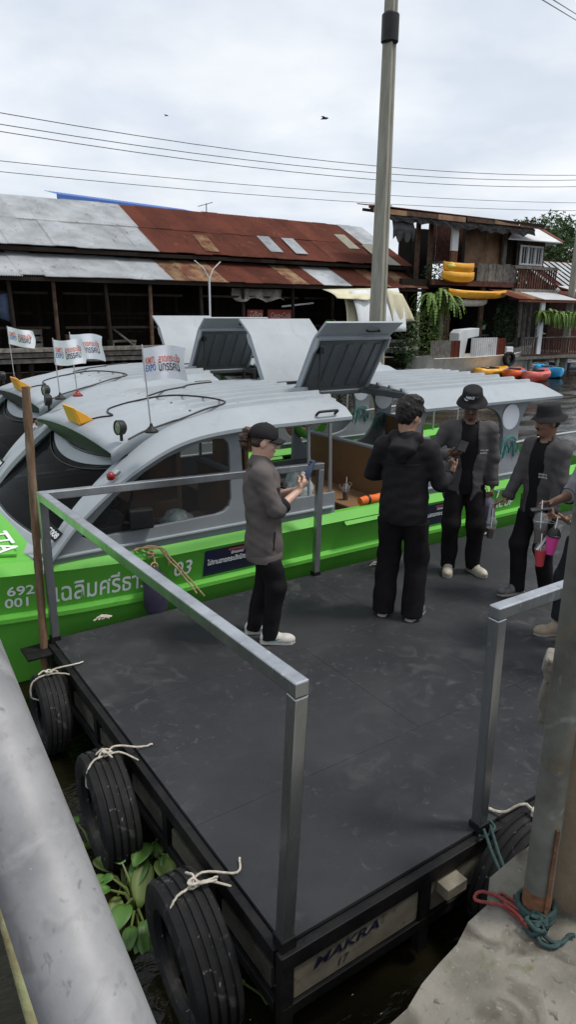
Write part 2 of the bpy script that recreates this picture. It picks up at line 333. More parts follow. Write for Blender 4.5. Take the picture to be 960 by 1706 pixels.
letters(mb, '17', .062, (.27, -.0235, .30), (1, 0, 0), (.0, 0, 1.0), shear=.25)
mb.build('painted_lettering', 'navy', pon)
def post(a, b, name='rail_post', wd=.058):
    a, b = Vector(a), Vector(b); mb = MB(); mb.bar(a+Vector((0, 0, .02)), b, wd, wd, up=(0, 1, 0)); o = mb.build(name, 'galv', pon, bevel=.006)
    if name == 'rail_post':
        mb = MB(); mb.bar(a-Vector((0, 0, .06)), a+Vector((0, 0, .035)), wd+.012, wd+.012, up=(0, 1, 0)); mb.build('post_foot', 'black_steel', o)
    return o
A0, A1 = (0.025, DW-.03, DZ), Vector((0.0, 3.08, 1.69)); B0, B1 = (.02, .02, DZ), Vector((0.0, -.075, 1.735))
F0, F1 = (2.51, DW-.03, DZ), Vector((2.545, 3.2, 1.585)); G0, G1 = (1.18, .02, DZ), Vector((1.135, .0, 1.70))
for a, b in ((A0, A1), (B0, B1), (F0, F1), (G0, G1), ((5.4, .02, DZ), (5.36, 0, 1.7)), ((5.2, DW-.03, DZ), (5.22, DW-.03, 1.6))):
    if a[0] == 5.2: continue
    post(a, b)
dz = Vector((0, 0, .03))
for a, b in ((A1, B1), (A1, F1), (G1, Vector((5.36, 0, 1.7)))):
    a, b = Vector(a), Vector(b); d = (b-a).normalized()*.030; mb = MB(); mb.bar(a-d+dz, b+d+dz, .06, .06); mb.build('top_rail', 'galv', pon, bevel=.006)
mb = MB(); mb.box((-.10, 3.16, .50), (.24, .22, .02)); mb.box((-.03, 3.16, .44), (.05, .2, .12)); mb.build('pole_bracket', 'black_steel', pon, bevel=.004)
# bamboo pole in its bracket
bp0, bp1 = Vector((-.10, 3.16, -.6)), Vector((0.0, 3.24, 2.47)); mb = MB(); ring = []
for i in range(0, 41):
    t = i/40; rr = .030+.002*math.sin(i*1.7); 
    if i % 8 == 5: rr += .004
    ring.append((bp0.lerp(bp1, t), rr))
mb.tube([p for p, r_ in ring], [r_ for p, r_ in ring], 12); o = place(mb.build('bamboo_pole', 'bamboo', smooth=40))
tag(o, 'brown bamboo mooring pole standing at the left corner of the pontoon', 'pole')

# ---------------------------------------------------------------- tyres hung on the pontoon
def tyre_mesh(Ro=.31, wd=.20):
    prof = [(.185, -.06), (.20, -.088), (.235, -.100), (.275, -.098), (.298, -.086)]
    for g_ in (-.055, -.018, .018, .055):
        prof += [(.308, g_-.008), (.299, g_-.005), (.299, g_+.005), (.308, g_+.008)]
    prof += [(.298, .086), (.275, .098), (.235, .100), (.20, .088), (.185, .06), (.205, .04), (.270, .075), (.280, 0), (.270, -.075), (.205, -.04)]
    mb = MB(); n = 56; c = Vector((0, 0, 0)); rings = []
    for j in range(n):
        q = 2*math.pi*j/n; rings.append([Vector((h, math.cos(q)*r_, math.sin(q)*r_)) for r_, h in prof])
    rings.append(rings[0]); mb.loft(rings, True); 
    return mb
ty0 = tyre_mesh().build('tyre_fender', 'tyre', smooth=35)
ty = [ty0]+[ty0.copy() for _ in range(3)]
for o in ty[1:]: C.objects.link(o)
tl = [((-.19, 2.66, .27), 0, .92, 'farthest of the three black tyres on the pontoon side, nearest the bamboo pole'),
      ((-.205, 1.47, .30), 0, 1.06, 'middle black tyre hanging on the pontoon side above green water hyacinth'),
      ((-.215, .40, .28), 0, 1.10, 'nearest worn black tyre fender with chalky tread at the pontoon corner'),
      ((1.36, -.17, .28), R(90), 1.12, 'black tyre fender between the pontoon and the concrete quay by the green rope')]
for o, (p, rz, s, lab) in zip(ty, tl):
    place(o, p, rz); o.scale = (s, s, s); o.rotation_euler.x = random.uniform(0, 3); tag(o, lab, 'tyre', 'tyre fenders on the pontoon')
ty[0].rotation_euler = (0, R(2), TH-R(3)); ty[1].rotation_euler = (0, R(-2), TH-R(4)); ty[2].rotation_euler = (0, R(-3), TH-R(4))

def wob(pts, amp=.006, n=5):
    return [tuple(q+random.uniform(-amp, amp) for q in p) for p in spline(pts, n)]
def rope(name, strands, r, m_, label, cat='rope', group=None, knots=()):
    mb = MB()
    for s in strands: mb.tube(wob(s, r*.25), r, 6)
    for c, kr in knots:                                     # a knot is a few turns of the same rope
        pts = []
        for i in range(26):
            q = i*.75; pts.append((c[0]+kr*math.cos(q)*(1+.3*math.sin(q*.31)), c[1]+kr*math.sin(q)*.8, c[2]+kr*.7*math.sin(q*.53)))
        mb.tube(pts, r, 6)
    o = place(mb.build(name, m_, smooth=60)); tag(o, label, cat, group); return o
for (p, rz, s, lab), nm in zip(tl[:3], ('far', 'middle', 'near')):
    u0, v0, z0 = p; t = .31*s; zt = z0+t
    lab = {'far': 'pale rope tying the farthest tyre to the pontoon edge', 'middle': 'pale rope with frayed ends tying the middle tyre to the pontoon', 'near': 'pale knotted rope tying the nearest tyre to the pontoon edge'}[nm]
    rj = lambda a=.03: random.uniform(-a, a)
    st = [[(.11+rj(), v0+.06+rj(.05), DZ+.010), (.03, v0+.03+rj(), DZ+.018), (u0+.08, v0+.02+rj(.02), zt+.02), (u0, v0, zt+.012), (u0-.06, v0-.01, zt+.008), (u0-.105, v0-.02+rj(.02), zt-.03), (u0-.115, v0-.03+rj(), zt-.12), (u0-.07, v0-.03, zt-.15)],
          [(.02, v0+rj(), DZ-.05), (u0+.1, v0, zt-.01), (u0+.02, v0-.015, zt+.018)]]
    for q_ in range(3 if nm != 'far' else 2):
        a_ = random.uniform(0, 6.28); l_ = random.uniform(.05, .11); st.append([(u0+.02, v0, zt+.02), (u0+.02+l_*.5*math.cos(a_), v0+l_*.5*math.sin(a_), zt+.035), (u0+.02+l_*math.cos(a_+.4), v0+l_*math.sin(a_+.4), zt+.012+rj(.01))])
    rope('tie_rope', st, .0058, 'rope', lab, group='ropes tying the tyres', knots=[((u0+.02, v0, zt+.022), .020)])
rope('tie_rope', [[(1.30, .1, DZ+.012), (1.33, .0, DZ+.03), (1.38, -.08, .66), (1.40, -.14, .64)], [(1.40, -.14, .645), (1.36, -.18, .63), (1.38, -.24, .58)], [(1.40, -.14, .645), (1.44, -.2, .62)]], .008, 'rope', 'white frayed rope end on the tyre between pontoon and quay', group='ropes tying the tyres', knots=[((1.4, -.14, .645), .02)])

# ---------------------------------------------------------------- quay: grey post, ropes, concrete block, thick hand rail
gp = pz(892, 1522, QZ); gpost = thing('grey_steel_post', 'weathered grey steel pipe post with rusty foot at the right edge', 'post', (gp.x, gp.y, QZ))
mb = MB(); mb.tube([(0, 0, .12), (0, 0, .9), (0, 0, 2.6)], .050, 24); mb.build('pipe', 'galv_old', gpost, smooth=40)
mb = MB(); mb.tube([(0, 0, -.02), (0, 0, .05), (0.0, 0, .10), (0, 0, .125)], [.0515, .0515, .0515, .0500], 24, False); mb.build('rusty_foot', 'rusty', gpost, smooth=40)
dirc = (loc(CP)-Vector((gp.x, gp.y, 0))); dirc.z = 0; dirc.normalize(); side = Vector((-dirc.y, dirc.x, 0))
if (W(gp.x+side.x, gp.y+side.y)-W(gp.x, gp.y)).dot(RT) < 0: side = -side
mb = MB(); mb.bar(side*.035+dirc*.043+Vector((0, 0, .05)), side*.038+dirc*.042+Vector((0, 0, .42)), .012, .012); mb.build('rusty_strip', 'rusty', gpost)
def coil(c, r0, turns, z0, z1, r, jitter=.004):
    return [(c[0]+(r0+random.uniform(-jitter, jitter))*math.cos(i*.45), c[1]+(r0+random.uniform(-jitter, jitter))*math.sin(i*.45), z0+(z1-z0)*i/(turns*14)) for i in range(int(turns*14))]
def blob_knot(c, R_, n, r):
    pts = []
    for i in range(n):
        a, b = i*1.1, i*.73; pts.append((c[0]+R_*math.cos(a)*math.cos(b), c[1]+R_*math.sin(a)*(.7+.3*math.cos(b)), c[2]+R_*.55*math.sin(b*1.3)))
    return pts
kc = Vector((gp.x, gp.y, 0))+dirc*.085+side*.01
mb = MB(); mb.tube(coil((gp.x, gp.y), .066, 4.2, QZ+.012, QZ+.055, .008), .009, 7); mb.tube(blob_knot((kc.x, kc.y, QZ+.035), .042, 40, .009), .009, 7)
for a, b in (((1.155, -.03, DZ+.03), gp-dirc*-.01-side*.06), ((1.215, -.02, DZ+.02), gp-side*.045+dirc*.02)):
    a = Vector(a); b = Vector((b.x, b.y, QZ+.03)); mid = (a+b)/2-Vector((0, 0, .03)); mb.tube(wob([a, mid, b], .001, 6), .0075, 7)
mb.tube(wob([(kc.x, kc.y, QZ+.03)]+[(kc+side*q+dirc*w_).to_tuple()[:2]+(QZ+.016,) for q, w_ in ((.05, .03), (.09, .02), (.11, -.02), (.13, -.03))], .001), .008, 7)
mb.tube(wob([(kc.x, kc.y, QZ+.03)]+[(kc+side*q+dirc*w_).to_tuple()[:2]+(QZ+.014,) for q, w_ in ((.02, .05), (.06, .05), (.08, .03))], .001), .008, 7)
mb.tube(wob([(1.12, -.03, DZ+.01), (1.15, -.06, DZ+.02), (1.21, -.05, DZ+.03), (1.24, 0, DZ+.02)], .002), .0075, 7)
tag(place(mb.build('green_mooring_rope', 'rope_green', smooth=60)), 'dark green mooring rope wound round the grey post and tied to the pontoon', 'rope')
rc = Vector((gp.x, gp.y, 0))-side*.11+dirc*.01
mb = MB(); P = lambda a, b, z=.014: tuple((rc+side*a+dirc*b).to_tuple()[:2])+(QZ+z,)
mb.tube(wob([P(.10, .05), P(.02, .0), P(-.06, -.02), P(-.10, .0), P(-.10, .035), P(-.05, .03), P(0, .02), P(.09, .075)], .002), .0065, 7)
mb.tube(wob([P(.10, .05, .03), P(.03, .02, .03), P(-.02, -.01, .02), P(-.01, -.035, .014), P(.03, -.02, .015), P(.10, .03, .02)], .002), .0065, 7)
mb.tube(wob([P(.0, .02, .028), P(.06, .06, .03), P(.11, .10, .016)], .002), .0065, 7)
tag(place(mb.build('red_rope', 'rope_red', smooth=60)), 'short looped red rope lying on the quay by the grey post', 'rope')
# concrete wall stump behind the post, with a mossy beam end
gt = (W(*gp)-CP).dot(FW)
cb = thing('concrete_stump', 'broken concrete pillar behind the grey post at the right edge', 'pillar', (gp.x, gp.y, QZ))
mb = MB(); q0, q1 = pz(906, 1505, QZ), pz(1010, 1545, QZ); dd = (q1-q0).normalized(); nn_ = Vector((-dd.y, dd.x, 0))
if nn_.dot(dirc) > 0: nn_ = -nn_
base = [q0, q1, q1+nn_*.3, q0+nn_*.3]; gl = Vector((gp.x, gp.y, 0))
rows = []
for z in (-.01, .15, .3, .5, .7, .9, 1.1):
    rows.append([Vector((b_.x-gp.x+random.uniform(-.006, .006), b_.y-gp.y+random.uniform(-.006, .006), z)) for b_ in base])
mb.loft(rows, True, True); mb.build('pillar_body', 'concrete_warm', cb)
s0 = pd(899, 1212, gt+.25); s1 = pd(905, 1092, gt+.22)
mb = MB(); c_ = (s0+s1)/2; h_ = (s1-s0).z
rows = []
for i in range(7):
    z = -h_/2+h_*i/6; off = .01*math.sin(i*2.1)
    rows.append([Vector((c_.x-gp.x, c_.y-gp.y, c_.z-QZ+z))+side*(a_+off*(a_ < .02))-dirc*b_ for a_, b_ in ((.0, 0), (.22, 0), (.22, .15), (.0, .12))])
mb.loft(rows, True, True); mb.build('beam_end', 'concrete', cb, bevel=.012)
# thick rail close to the camera
P1, P2 = pd(163, 1706, .74), pd(-3, 1255, .90); dv = P2-P1
mb = MB(); mb.tube([P1-dv*.8, P1-dv*.3, P1, P2, P2+dv*1.5, P2+dv*3], .053, 40); tag(place(mb.build('hand_rail', 'pipe_rail', smooth=50)), 'thick grey scuffed pipe handrail in the left foreground', 'handrail')
Q1, Q2 = pd(62, 1716, 1.02), pd(-8, 1465, 1.15); dv2 = Q2-Q1
mb = MB(); mb.tube([Q1-dv2*.6, Q1, Q2, Q2+dv2*2], .0125, 16); tag(place(mb.build('thin_rail_pipe', 'mossy_pipe', smooth=50)), 'thin mossy rust stained pipe under the thick handrail', 'pipe')

# ---------------------------------------------------------------- the boats
def boat():
    root = bpy.data.objects.new('tour_boat', None); C.objects.link(root)
    HX = [-2.5, -2.35, -2.0, -1.5, -.9, -.3, .3, 1.0, 7.0, 7.5, 7.55]; HW = [.06, .28, .60, .87, 1.06, 1.17, 1.245, 1.27, 1.27, 1.22, 1.2]
    def hw(x): return interp(x, HX, HW)
    def sh(x): return interp(x, [-2.5, -1, .2, 1, 7.5], [.20, .10, .04, 0, 0])
    xs = sorted(set(list(np.linspace(-2.5, 0, 22))+list(np.linspace(0, 1.2, 8))+list(np.linspace(1.2, 7.55, 14))))
    def side(x, s):
        w_ = hw(x); h = sh(x); k = min(1, w_/.5)
        return [(x, 0, -.35), (x, s*w_*.72, -.22), (x, s*(w_-.16*k), .30), (x, s*(w_-.10*k), .585+h*.6), (x, s*(w_-.035*k), .60+h*.6), (x, s*(w_-.035*k), .635+h*.6), (x, s*(w_-.085*k), .66+h*.6), (x, s*(w_-.015*k), .955+h), (x, s*w_, .975+h), (x, s*(w_-.02*k), .992+h), (x, s*(w_-.085*k), 1.045+h), (x, s*(w_-.14*k), 1.05+h)]
    mb = MB()
    for s in (-1, 1): mb.loft([side(x, s) for x in xs], False)
    for x in (xs[-1],):
        a = side(x, -1)+side(x, 1)[::-1]; mb.add(a, [tuple(range(len(a)))])
    hull = mb.build('hull', 'boat_green', root, smooth=32)
    mb = MB(); fx = [x for x in xs if x <= .25]; rings = []            # foredeck
    for x in fx:
        w_ = hw(x)-.13*min(1, hw(x)/.5); h = 1.05+sh(x); rings.append([(x, w_*t, h+.07*(1-t*t)*min(1, w_)) for t in np.linspace(-1, 1, 15)])
    mb.loft(rings, False); mb.build('foredeck', 'boat_green', root, smooth=40)
    mb = MB(); pts = [(-1.6, -.45), (-.9, -.68), (-.35, -.80), (-.12, -.78), (-.10, .78), (-.35, .80), (-.9, .68), (-1.6, .45)]
    def fz(x, y):
        w_ = hw(x)-.13; t = max(-1, min(1, y/w_)); return 1.05+sh(x)+.07*(1-t*t)*min(1, w_)
    for i in range(8):
        for j in range(8):
            q = []
            for a, b in ((i, j), (i+1, j), (i+1, j+1), (i, j+1)):
                x = lerp(-1.6, -.10, a/8); wd = interp(x, [-1.6, -.9, -.35, -.1], [.45, .72, .93, 1.0]); y = lerp(-wd, wd, b/8); q.append((x, y, fz(x, y)+.018))
            mb.add(q, [(0, 1, 2, 3)])
    bm_ = mb.build('bow_hatch_panel', 'boat_green', root, solid=.02)
    mb = MB()
    def onb(x0, y0):
        return lambda a, b: (x0-b, y0-a, fz(x0-b, y0-a)+.034)
    # letters read from the bow: line direction towards -y, tops towards the stern
    def onb2(x0, y0): return lambda a, b: (x0+b, y0-a, fz(x0+b, y0-a)+.034)
    letters(mb, 'TTA', .23, (0, 0, 0), (1, 0, 0), (0, 1, 0), width=.46, fn=onb2(-.22, -.50), bold=.004)
    letters(mb, 'GROUP', .18, (0, 0, 0), (1, 0, 0), (0, 1, 0), width=.62, fn=onb2(-.41, -.33), bold=.004)
    mb.build('bow_lettering', 'white_print', bm_)
    # hull lettering, both numbers and name
    def onh(x0, z0, up=.07): return lambda a, b: (x0+a, -(hw(x0+a)-.085*min(1, hw(x0+a)/.5)+.07*max(0, (z0+b+up*a-.66-sh(x0+a)*.8)/.295))-.006, z0+b+up*a)
    mb = MB(); letters(mb, '692', .115, 0*Vector(), Vector(), Vector(), width=.20, fn=onh(-.23, .86, -.05), bold=.002); mb.build('hull_lettering', 'grey_print', hull)
    mb = MB(); letters(mb, '001 3', .115, 0*Vector(), Vector(), Vector(), width=.29, fn=onh(-.25, .755, -.05), bold=.002); mb.build('hull_lettering', 'grey_print', hull)
    mb = MB(); letters(mb, 'เฉลิมศรีธารา', .235, 0*Vector(), Vector(), Vector(), width=.84, fn=onh(.12, .74, -.035), bold=.003); mb.build('hull_lettering', 'grey_print', hull)
    mb = MB(); letters(mb, '03', .20, 0*Vector(), Vector(), Vector(), width=.17, fn=onh(1.13, .755, 0), bold=.002, shear=.15); mb.build('hull_lettering', 'grey_print', hull)
    mb = MB(); letters(mb, 'TTA', .16, 0*Vector(), Vector(), Vector(), width=.36, fn=onh(5.28, .865, 0), bold=.004); mb.build('hull_lettering', 'grey_print', hull)
    mb = MB(); letters(mb, 'GROUP', .13, 0*Vector(), Vector(), Vector(), width=.44, fn=onh(5.24, .72, 0), bold=.003); mb.build('hull_lettering', 'grey_print', hull)
    # banner stickers on the side
    for x0, x1 in ((1.42, 1.98), (4.05, 4.72)):
        yb = -(1.27-.05)
        def bnp(a, b): return (a, -(1.185+.07*max(0, (b-.66)/.295))-.006, b)
        mb = MB(); mb.plate([(x0, .685), (x1, .685), (x1, .945), (x0, .945)], [], bnp, (0, .003, 0)); bn = mb.build('banner', 'navy', hull)
        mb = MB(); f2 = lambda xx, zz_: (lambda a, b: Vector(bnp(xx+a, zz_+b))+Vector((0, -.003, 0)))
        letters(mb, 'ไปงานลาดกระบังนิทรรศน์', .07, (0, 0, 0), (1, 0, 0), (0, 0, 1), width=.50*(x1-x0)/.56, fn=f2(x0+.03, .795), bold=.002, mi=0)
        letters(mb, 'นิทรรศน์', .04, (0, 0, 0), (1, 0, 0), (0, 0, 1), width=.13, fn=f2(x0+.27, .868), bold=.001, mi=0)
        letters(mb, 'ลาดกระบัง', .03, (0, 0, 0), (1, 0, 0), (0, 0, 1), width=.20, fn=f2(x0+.24, .907), bold=.001, mi=1)
        mb.build('banner_print', ['white_print', 'red_print'], bn)
    mb = MB(); mb.box((4.0, 0, .5), (6.8, 2.2, .04)); mb.box((.35, 0, .8), (.04, 2.2, .55)); mb.build('cabin_floor', 'boat_floor', root)
    mb = MB()                                                         # inner lining of the cockpit
    for s in (-1, 1): mb.box((4.0, s*1.115, .78), (6.9, .03, .52))
    mb.build('inner_lining', 'boat_dark', root)
    # entry step plate
    mb = MB(); mb.plate([(2.98, .93), (4.0, .93), (4.0, 1.005), (2.98, 1.005)], [], lambda a, b: (a, -1.30+.08*(b-.93)/.075, b), (0, .03, 0)); mb.build('entry_step', 'boat_green', root, bevel=.006)
    # cabin sides with window openings
    outer = [(.02, 1.035), (2.93, 1.035), (2.93, 1.26), (1.93, 1.26), (1.88, 1.30), (1.86, 2.0), (1.72, 1.99), (1.45, 1.96), (1.21, 1.90), (.98, 1.82), (.76, 1.71), (.52, 1.56), (.33, 1.42), (.18, 1.27), (.09, 1.16)]
    hole = [(.37, 1.245), (.42, 1.215), (.55, 1.215), (1.58, 1.235), (1.66, 1.25), (1.715, 1.29), (1.74, 1.36), (1.745, 1.78), (1.735, 1.86), (1.69, 1.905), (1.6, 1.91), (1.42, 1.88), (1.15, 1.80), (.94, 1.70), (.68, 1.53), (.5, 1.37)]
    for s in (-1, 1):
        fn = lambda a, b: (a, s*(1.175-.05*max(0, b-1.2)), b)
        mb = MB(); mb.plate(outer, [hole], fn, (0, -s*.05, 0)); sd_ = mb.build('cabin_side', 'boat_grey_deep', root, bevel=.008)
        mb = MB(); mb.box((1.47, s*1.185, 1.115), (2.86, .035, .022)); mb.build('side_moulding', 'boat_grey', sd_, bevel=.006)
        mb = MB(); mb.plate(hole, [], lambda a, b: (a, s*(1.150-.05*max(0, b-1.2)), b), (0, -s*.004, 0)); mb.build('window_pane', 'film', sd_)
        mb = MB()                                                     # arch running up into the eave
        oo = spline([(.02, 1.03), (.13, 1.16), (.36, 1.42), (.77, 1.735), (1.21, 1.94), (1.72, 2.01), (2.3, 2.015), (3.02, 2.02)], 6)
        ii = spline([(.07, 1.11), (.19, 1.25), (.42, 1.50), (.81, 1.82), (1.25, 2.035), (1.75, 2.125), (2.3, 2.145), (3.02, 2.15)], 6)
        wy = [1.22+.07*min(1, i/20) for i in range(len(oo))]; iy = [1.05-.07*min(1, i/20) for i in range(len(oo))]
        rings = []
        for i, ((a, b), (c, d)) in enumerate(zip(oo, ii)):
            rings.append([(a, s*wy[i], b), (lerp(a, c, .35), s*lerp(wy[i], iy[i], .35), lerp(b, d, .5)+.012), (c, s*iy[i], d), (c+.012, s*iy[i], d-.05), (a+.012, s*(wy[i]-.03), b-.045), (a, s*wy[i], b-.03)])
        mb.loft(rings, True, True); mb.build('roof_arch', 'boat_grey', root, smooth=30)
        for x in (2.15, 2.62, 2.88):
            mb = MB(); mb.cyl((x, s*1.15, 1.25), (x, s*1.12, 2.02), .018, n=10); mb.build('window_post', 'steel' if x > 2.8 else 'boat_grey', sd_, smooth=40)
        mb = MB(); mb.tube(spline([(2.62, s*1.245, 2.055), (2.62, s*1.285, 2.085), (2.66, s*1.29, 2.09), (2.80, s*1.29, 2.09), (2.84, s*1.285, 2.085), (2.84, s*1.245, 2.055)], 4), .013, 8); mb.build('grab_handle', 'black_plastic', root, smooth=50)
        mb = MB(); mb.cyl((1.9, s*1.05, 1.985), (2.95, s*1.05, 1.985), .035, n=12); mb.build('rolled_blind', 'film', root, smooth=40)
    mb = MB(); mb.box((.86, -1.205, 1.33), (.20, .10, .17), Matrix.Rotation(R(-12), 3, 'Z')); mb.bar((.72, -1.15, 1.30), (.80, -1.2, 1.30), .03, .03); mb.build('side_mirror', 'black_plastic', root, bevel=.02)
    # front roof: bonnet with raised seams
    cz = lambda x: interp(x, [.68, .8, 1.0, 1.3, 1.7, 2.3, 3.05], [1.925, 1.985, 2.05, 2.115, 2.16, 2.19, 2.20])
    yw = lambda x: interp(x, [.68, .9, 1.3, 1.8, 3.05], [1.10, 1.02, .965, .975, .985])
    seams = [-.9, -.7, -.5, -.3, -.1, .1, .3, .5, .7, .9]
    def roof_piece(x0, x1, name, xe=None, seam_from=1.35, czf=cz, ywf=yw):
        mb = MB(); ys = []
        for q in seams: ys += [q-.022, q-.008, q+.008, q+.022]
        ys = [-1, -.96]+ys+[.96, 1]; X = np.linspace(x0, x1, 26); rings = []
        for x in X:
            r_ = []
            for t in ys:
                y = t*ywf(x); z = czf(x)-.055*t*t
                if any(abs(abs(t-q)-.008) < 1e-6 for q in seams): z += .030*min(1, max(0, (x-seam_from)/.25))
                xx = x
                if xe: xx = x-(xe*(1-abs(t))*(x-x0)/(x1-x0))
                r_.append((xx, y, z))
            rings.append([(r_[0][0], r_[0][1], r_[0][2]-.09)]+r_+[(r_[-1][0], r_[-1][1], r_[-1][2]-.09)])
        mb.loft(rings, False); return mb.build(name, 'boat_grey', root, smooth=28, solid=.012)
    fr = roof_piece(.68, 3.05, 'front_roof')
    bolt = MB(); bolt.lathe([(.013, 0), (.012, .006), (.006, .009), (.0, .009)], (0, 0, 0), 7); b0 = None
    for yi in range(9):
        t = (seams[yi]+seams[yi+1])/2
        for x in (1.6, 2.1, 2.6, 2.95):
            if b0 is None: b0 = bolt.build('roof_bolt', 'boat_dark', fr); q = b0
            else: q = b0.copy(); C.objects.link(q)
            q.location = (x+(.07 if yi % 2 else 0)-.05, t*yw(x), cz(x)-.055*t*t+.004)
    mb = MB(); rings = []                                              # black fascia under the visor
    for t in np.linspace(-1, 1, 17):
        y = t*1.095; z = 1.925-.055*t*t-.014; k_ = 1-abs(t)**2.4; rings.append([(.678, y, z+.008), (.686, y, z-.02), (.735, y*.99, z-.13*k_-.02), (.80, y*.97, z-.135*k_-.02), (1.0, y*.92, z-.03), (1.0, y*.92, z+.05)])
    mb.loft(rings, False); mb.build('visor_fascia', 'black_plastic', root, smooth=30)
    # windscreen between the arches
    mb = MB(); rings = []
    for t in np.linspace(-1, 1, 17):
        bow = .10*(1-t*t); rings.append([(lerp(.16-bow, 1.02-bow*.3, q), t*lerp(1.08, 1.03, q), lerp(1.17, 1.91, q)) for q in np.linspace(0, 1, 8)])
    mb.loft(rings, False); mb.build('windscreen', 'glass', root, smooth=60)
    mb = MB(); rings = []                                              # cowl below it
    for t in np.linspace(-1, 1, 17):
        bow = .10*(1-t*t); y = t*1.10
        rings.append([(-.03-bow, y, 1.03), (.0-bow, y, 1.12), (.10-bow, y*.985, 1.135), (.15-bow, y*.98, 1.185), (.21-bow, y*.97, 1.19), (.5, y*.95, 1.12)])
    mb.loft(rings, False); mb.build('cowl', 'boat_grey', root, smooth=25)
    mb = MB(); rings = []                                              # pale sun blind band at the top of the windscreen
    def wsp(t, q, o=0.): bow = .10*(1-t*t); return (lerp(.16-bow, 1.02-bow*.3, q)-o, t*lerp(1.075, 1.025, q), lerp(1.17, 1.91, q)+o*.5)
    for t in np.linspace(-1, 1, 21): rings.append([wsp(t, q, .008) for q in (.80-.16*(1-t*t), .88-.10*(1-t*t), .99)])
    mb.loft(rings, False); mb.build('windscreen_band', 'boat_grey', root, smooth=60)
    mb = MB(); mb.tube([wsp(t, .87-.12*(1-t*t), .014) for t in np.linspace(-.97, .97, 21)], .014, 6); mb.build('windscreen_seal', 'black_plastic', root, smooth=50)
    mb = MB(); mb.tube([wsp(t, .76-.17*(1-t*t), .010) for t in np.linspace(-.97, .97, 21)], .006, 6); mb.tube([wsp(t, .02, .006) for t in np.linspace(-.98, .98, 21)], .009, 6); mb.build('windscreen_seal', 'black_plastic', root, smooth=50)
    mb = MB(); mb.tube([wsp(t, q, .014) for t, q in spline([(-.75, .93), (-.6, .86), (-.3, .80), (-.1, .82), (.2, .90), (.35, .97)], 5)], .004, 5); mb.build('windscreen_wire', 'black_plastic', root)
    # plate, lamps, cable
    mb = MB(); mb.box((0, 0, 0), (.30, .012, .10)); pl = mb.build('registration_plate', 'black_plastic', root); pl.location = (.14, -1.12, 1.33); pl.rotation_euler = (R(-30), R(38), R(-50)); pl.scale = (.62, 1, .9)
    mb = MB(); letters(mb, 'TMC008', .075, (-.135, -.0075, -.026), (1, 0, 0), (0, 0, 1), width=.27, bold=.002); mb.build('plate_lettering', 'white_print', pl)
    mb = MB()                                                          # amber tray lamp on the visor
    mb.plate([(0, 0), (.06, .075), (.075, .07), (.02, -.008), (.16, .035), (.165, .02), (.01, -.025)], [], lambda a, b: (.70+a, -.02, 2.02+b), (0, 0, 0)) if False else None
    for (x, y) in ((.74, -.02),):
        mb = MB(); mb.plate([(-.045, .15), (0.0, .012), (.12, .03), (.12, .018), (-.012, -.012), (-.062, .145)], [], lambda a, b: (x+a, y-.16, 1.985+b), (0, .32, 0)); mb.plate([(-.05, .14), (0, 0), (.12, .025), (.06, .075)], [], lambda a, b: (x+a, y-.165, 1.985+b), (0, .012, 0)); mb.plate([(-.05, .14), (0, 0), (.12, .025), (.06, .075)], [], lambda a, b: (x+a, y+.155, 1.985+b), (0, .012, 0))
        mb.build('amber_lamp_tray', 'amber', root, bevel=.004)
    for s in (-1, 1):
        c = Vector((.80, s*1.03, 2.065)); ax = Vector((-1, s*.15, .05)).normalized()
        mb = MB(); mb.lathe([(.0, -.035), (.04, -.035), (.058, -.02), (.062, 0), (.062, .035), (.056, .038), (.054, .028)], c, 18, ax); mb.tube([c-Vector((0, 0, .06)), c-Vector((0, 0, .11))], .014, 8); lp = mb.build('spot_lamp', 'black_plastic', root, smooth=35)
        mb = MB(); mb.lathe([(.054, .028), (.03, .034), (0, .036)], c, 18, ax); mb.build('lamp_lens', 'lamp_glass', lp, smooth=40)
        c = Vector((.62, s*1.235, 1.71)); ax = Vector((-.35, s*.35, .9)).normalized()
        mb = MB(); mb.lathe([(.034, 0), (.034, .02), (.028, .04), (.012, .052), (0, .054)], c, 14, ax); nl = mb.build('navigation_lamp', 'red_lamp' if s < 0 else 'green_lamp', root, smooth=40)
        mb = MB(); mb.box(c+Vector((.05, 0, .035)), (.055, .05, .03), Matrix.Rotation(R(-38), 3, 'Y')); mb.build('lamp_bracket', 'steel', nl, bevel=.005)
    mb = MB(); rp = []
    for x, y in spline([(.84, -.14), (.92, -.2), (1.0, -.3), (1.02, -.12), (1.12, .0), (1.45, -.05), (1.78, -.42), (1.9, -.8), (1.62, -.93), (1.3, -.97), (1.0, -1.0), (.86, -1.03)], 6):
        t = max(-1, min(1, y/yw(x))); rp.append((x, y, cz(x)-.055*t*t+.012+.030*min(1, max(0, (x-1.35)/.25))))
    mb.tube(rp, .0085, 6)
    mb.tube([(x, y, cz(x)-.055*(y/yw(x))**2+.044) for x, y in spline([(1.45, -.05), (1.75, .12), (1.95, .2), (2.1, .34), (2.4, .40)], 6)], .0085, 6); mb.build('roof_cable', 'black_plastic', root, smooth=50)
    # middle of the roof and the rear roof
    mb = MB(); mb.box((3.52, 0, 2.10), (.98, .46, .05)); mb.box((3.03, 0, 2.115), (.05, 1.95, .07)); mb.box((4.02, 0, 2.115), (.05, 1.95, .07)); mb.build('hatch_frame', 'boat_dark', root, bevel=.006)
    cz2 = lambda x: 2.20; yw2 = lambda x: .985
    rr = roof_piece(4.02, 6.2, 'rear_roof', xe=.25, seam_from=3.0, czf=cz2, ywf=yw2)
    for yi in range(9):
        t = (seams[yi]+seams[yi+1])/2
        for x in (4.15, 4.7, 5.3, 5.75):
            q = b0.copy(); C.objects.link(q); q.parent = rr; q.location = (x+(.07 if yi % 2 else 0)-.05, t*.985, 2.20-.055*t*t+.004)
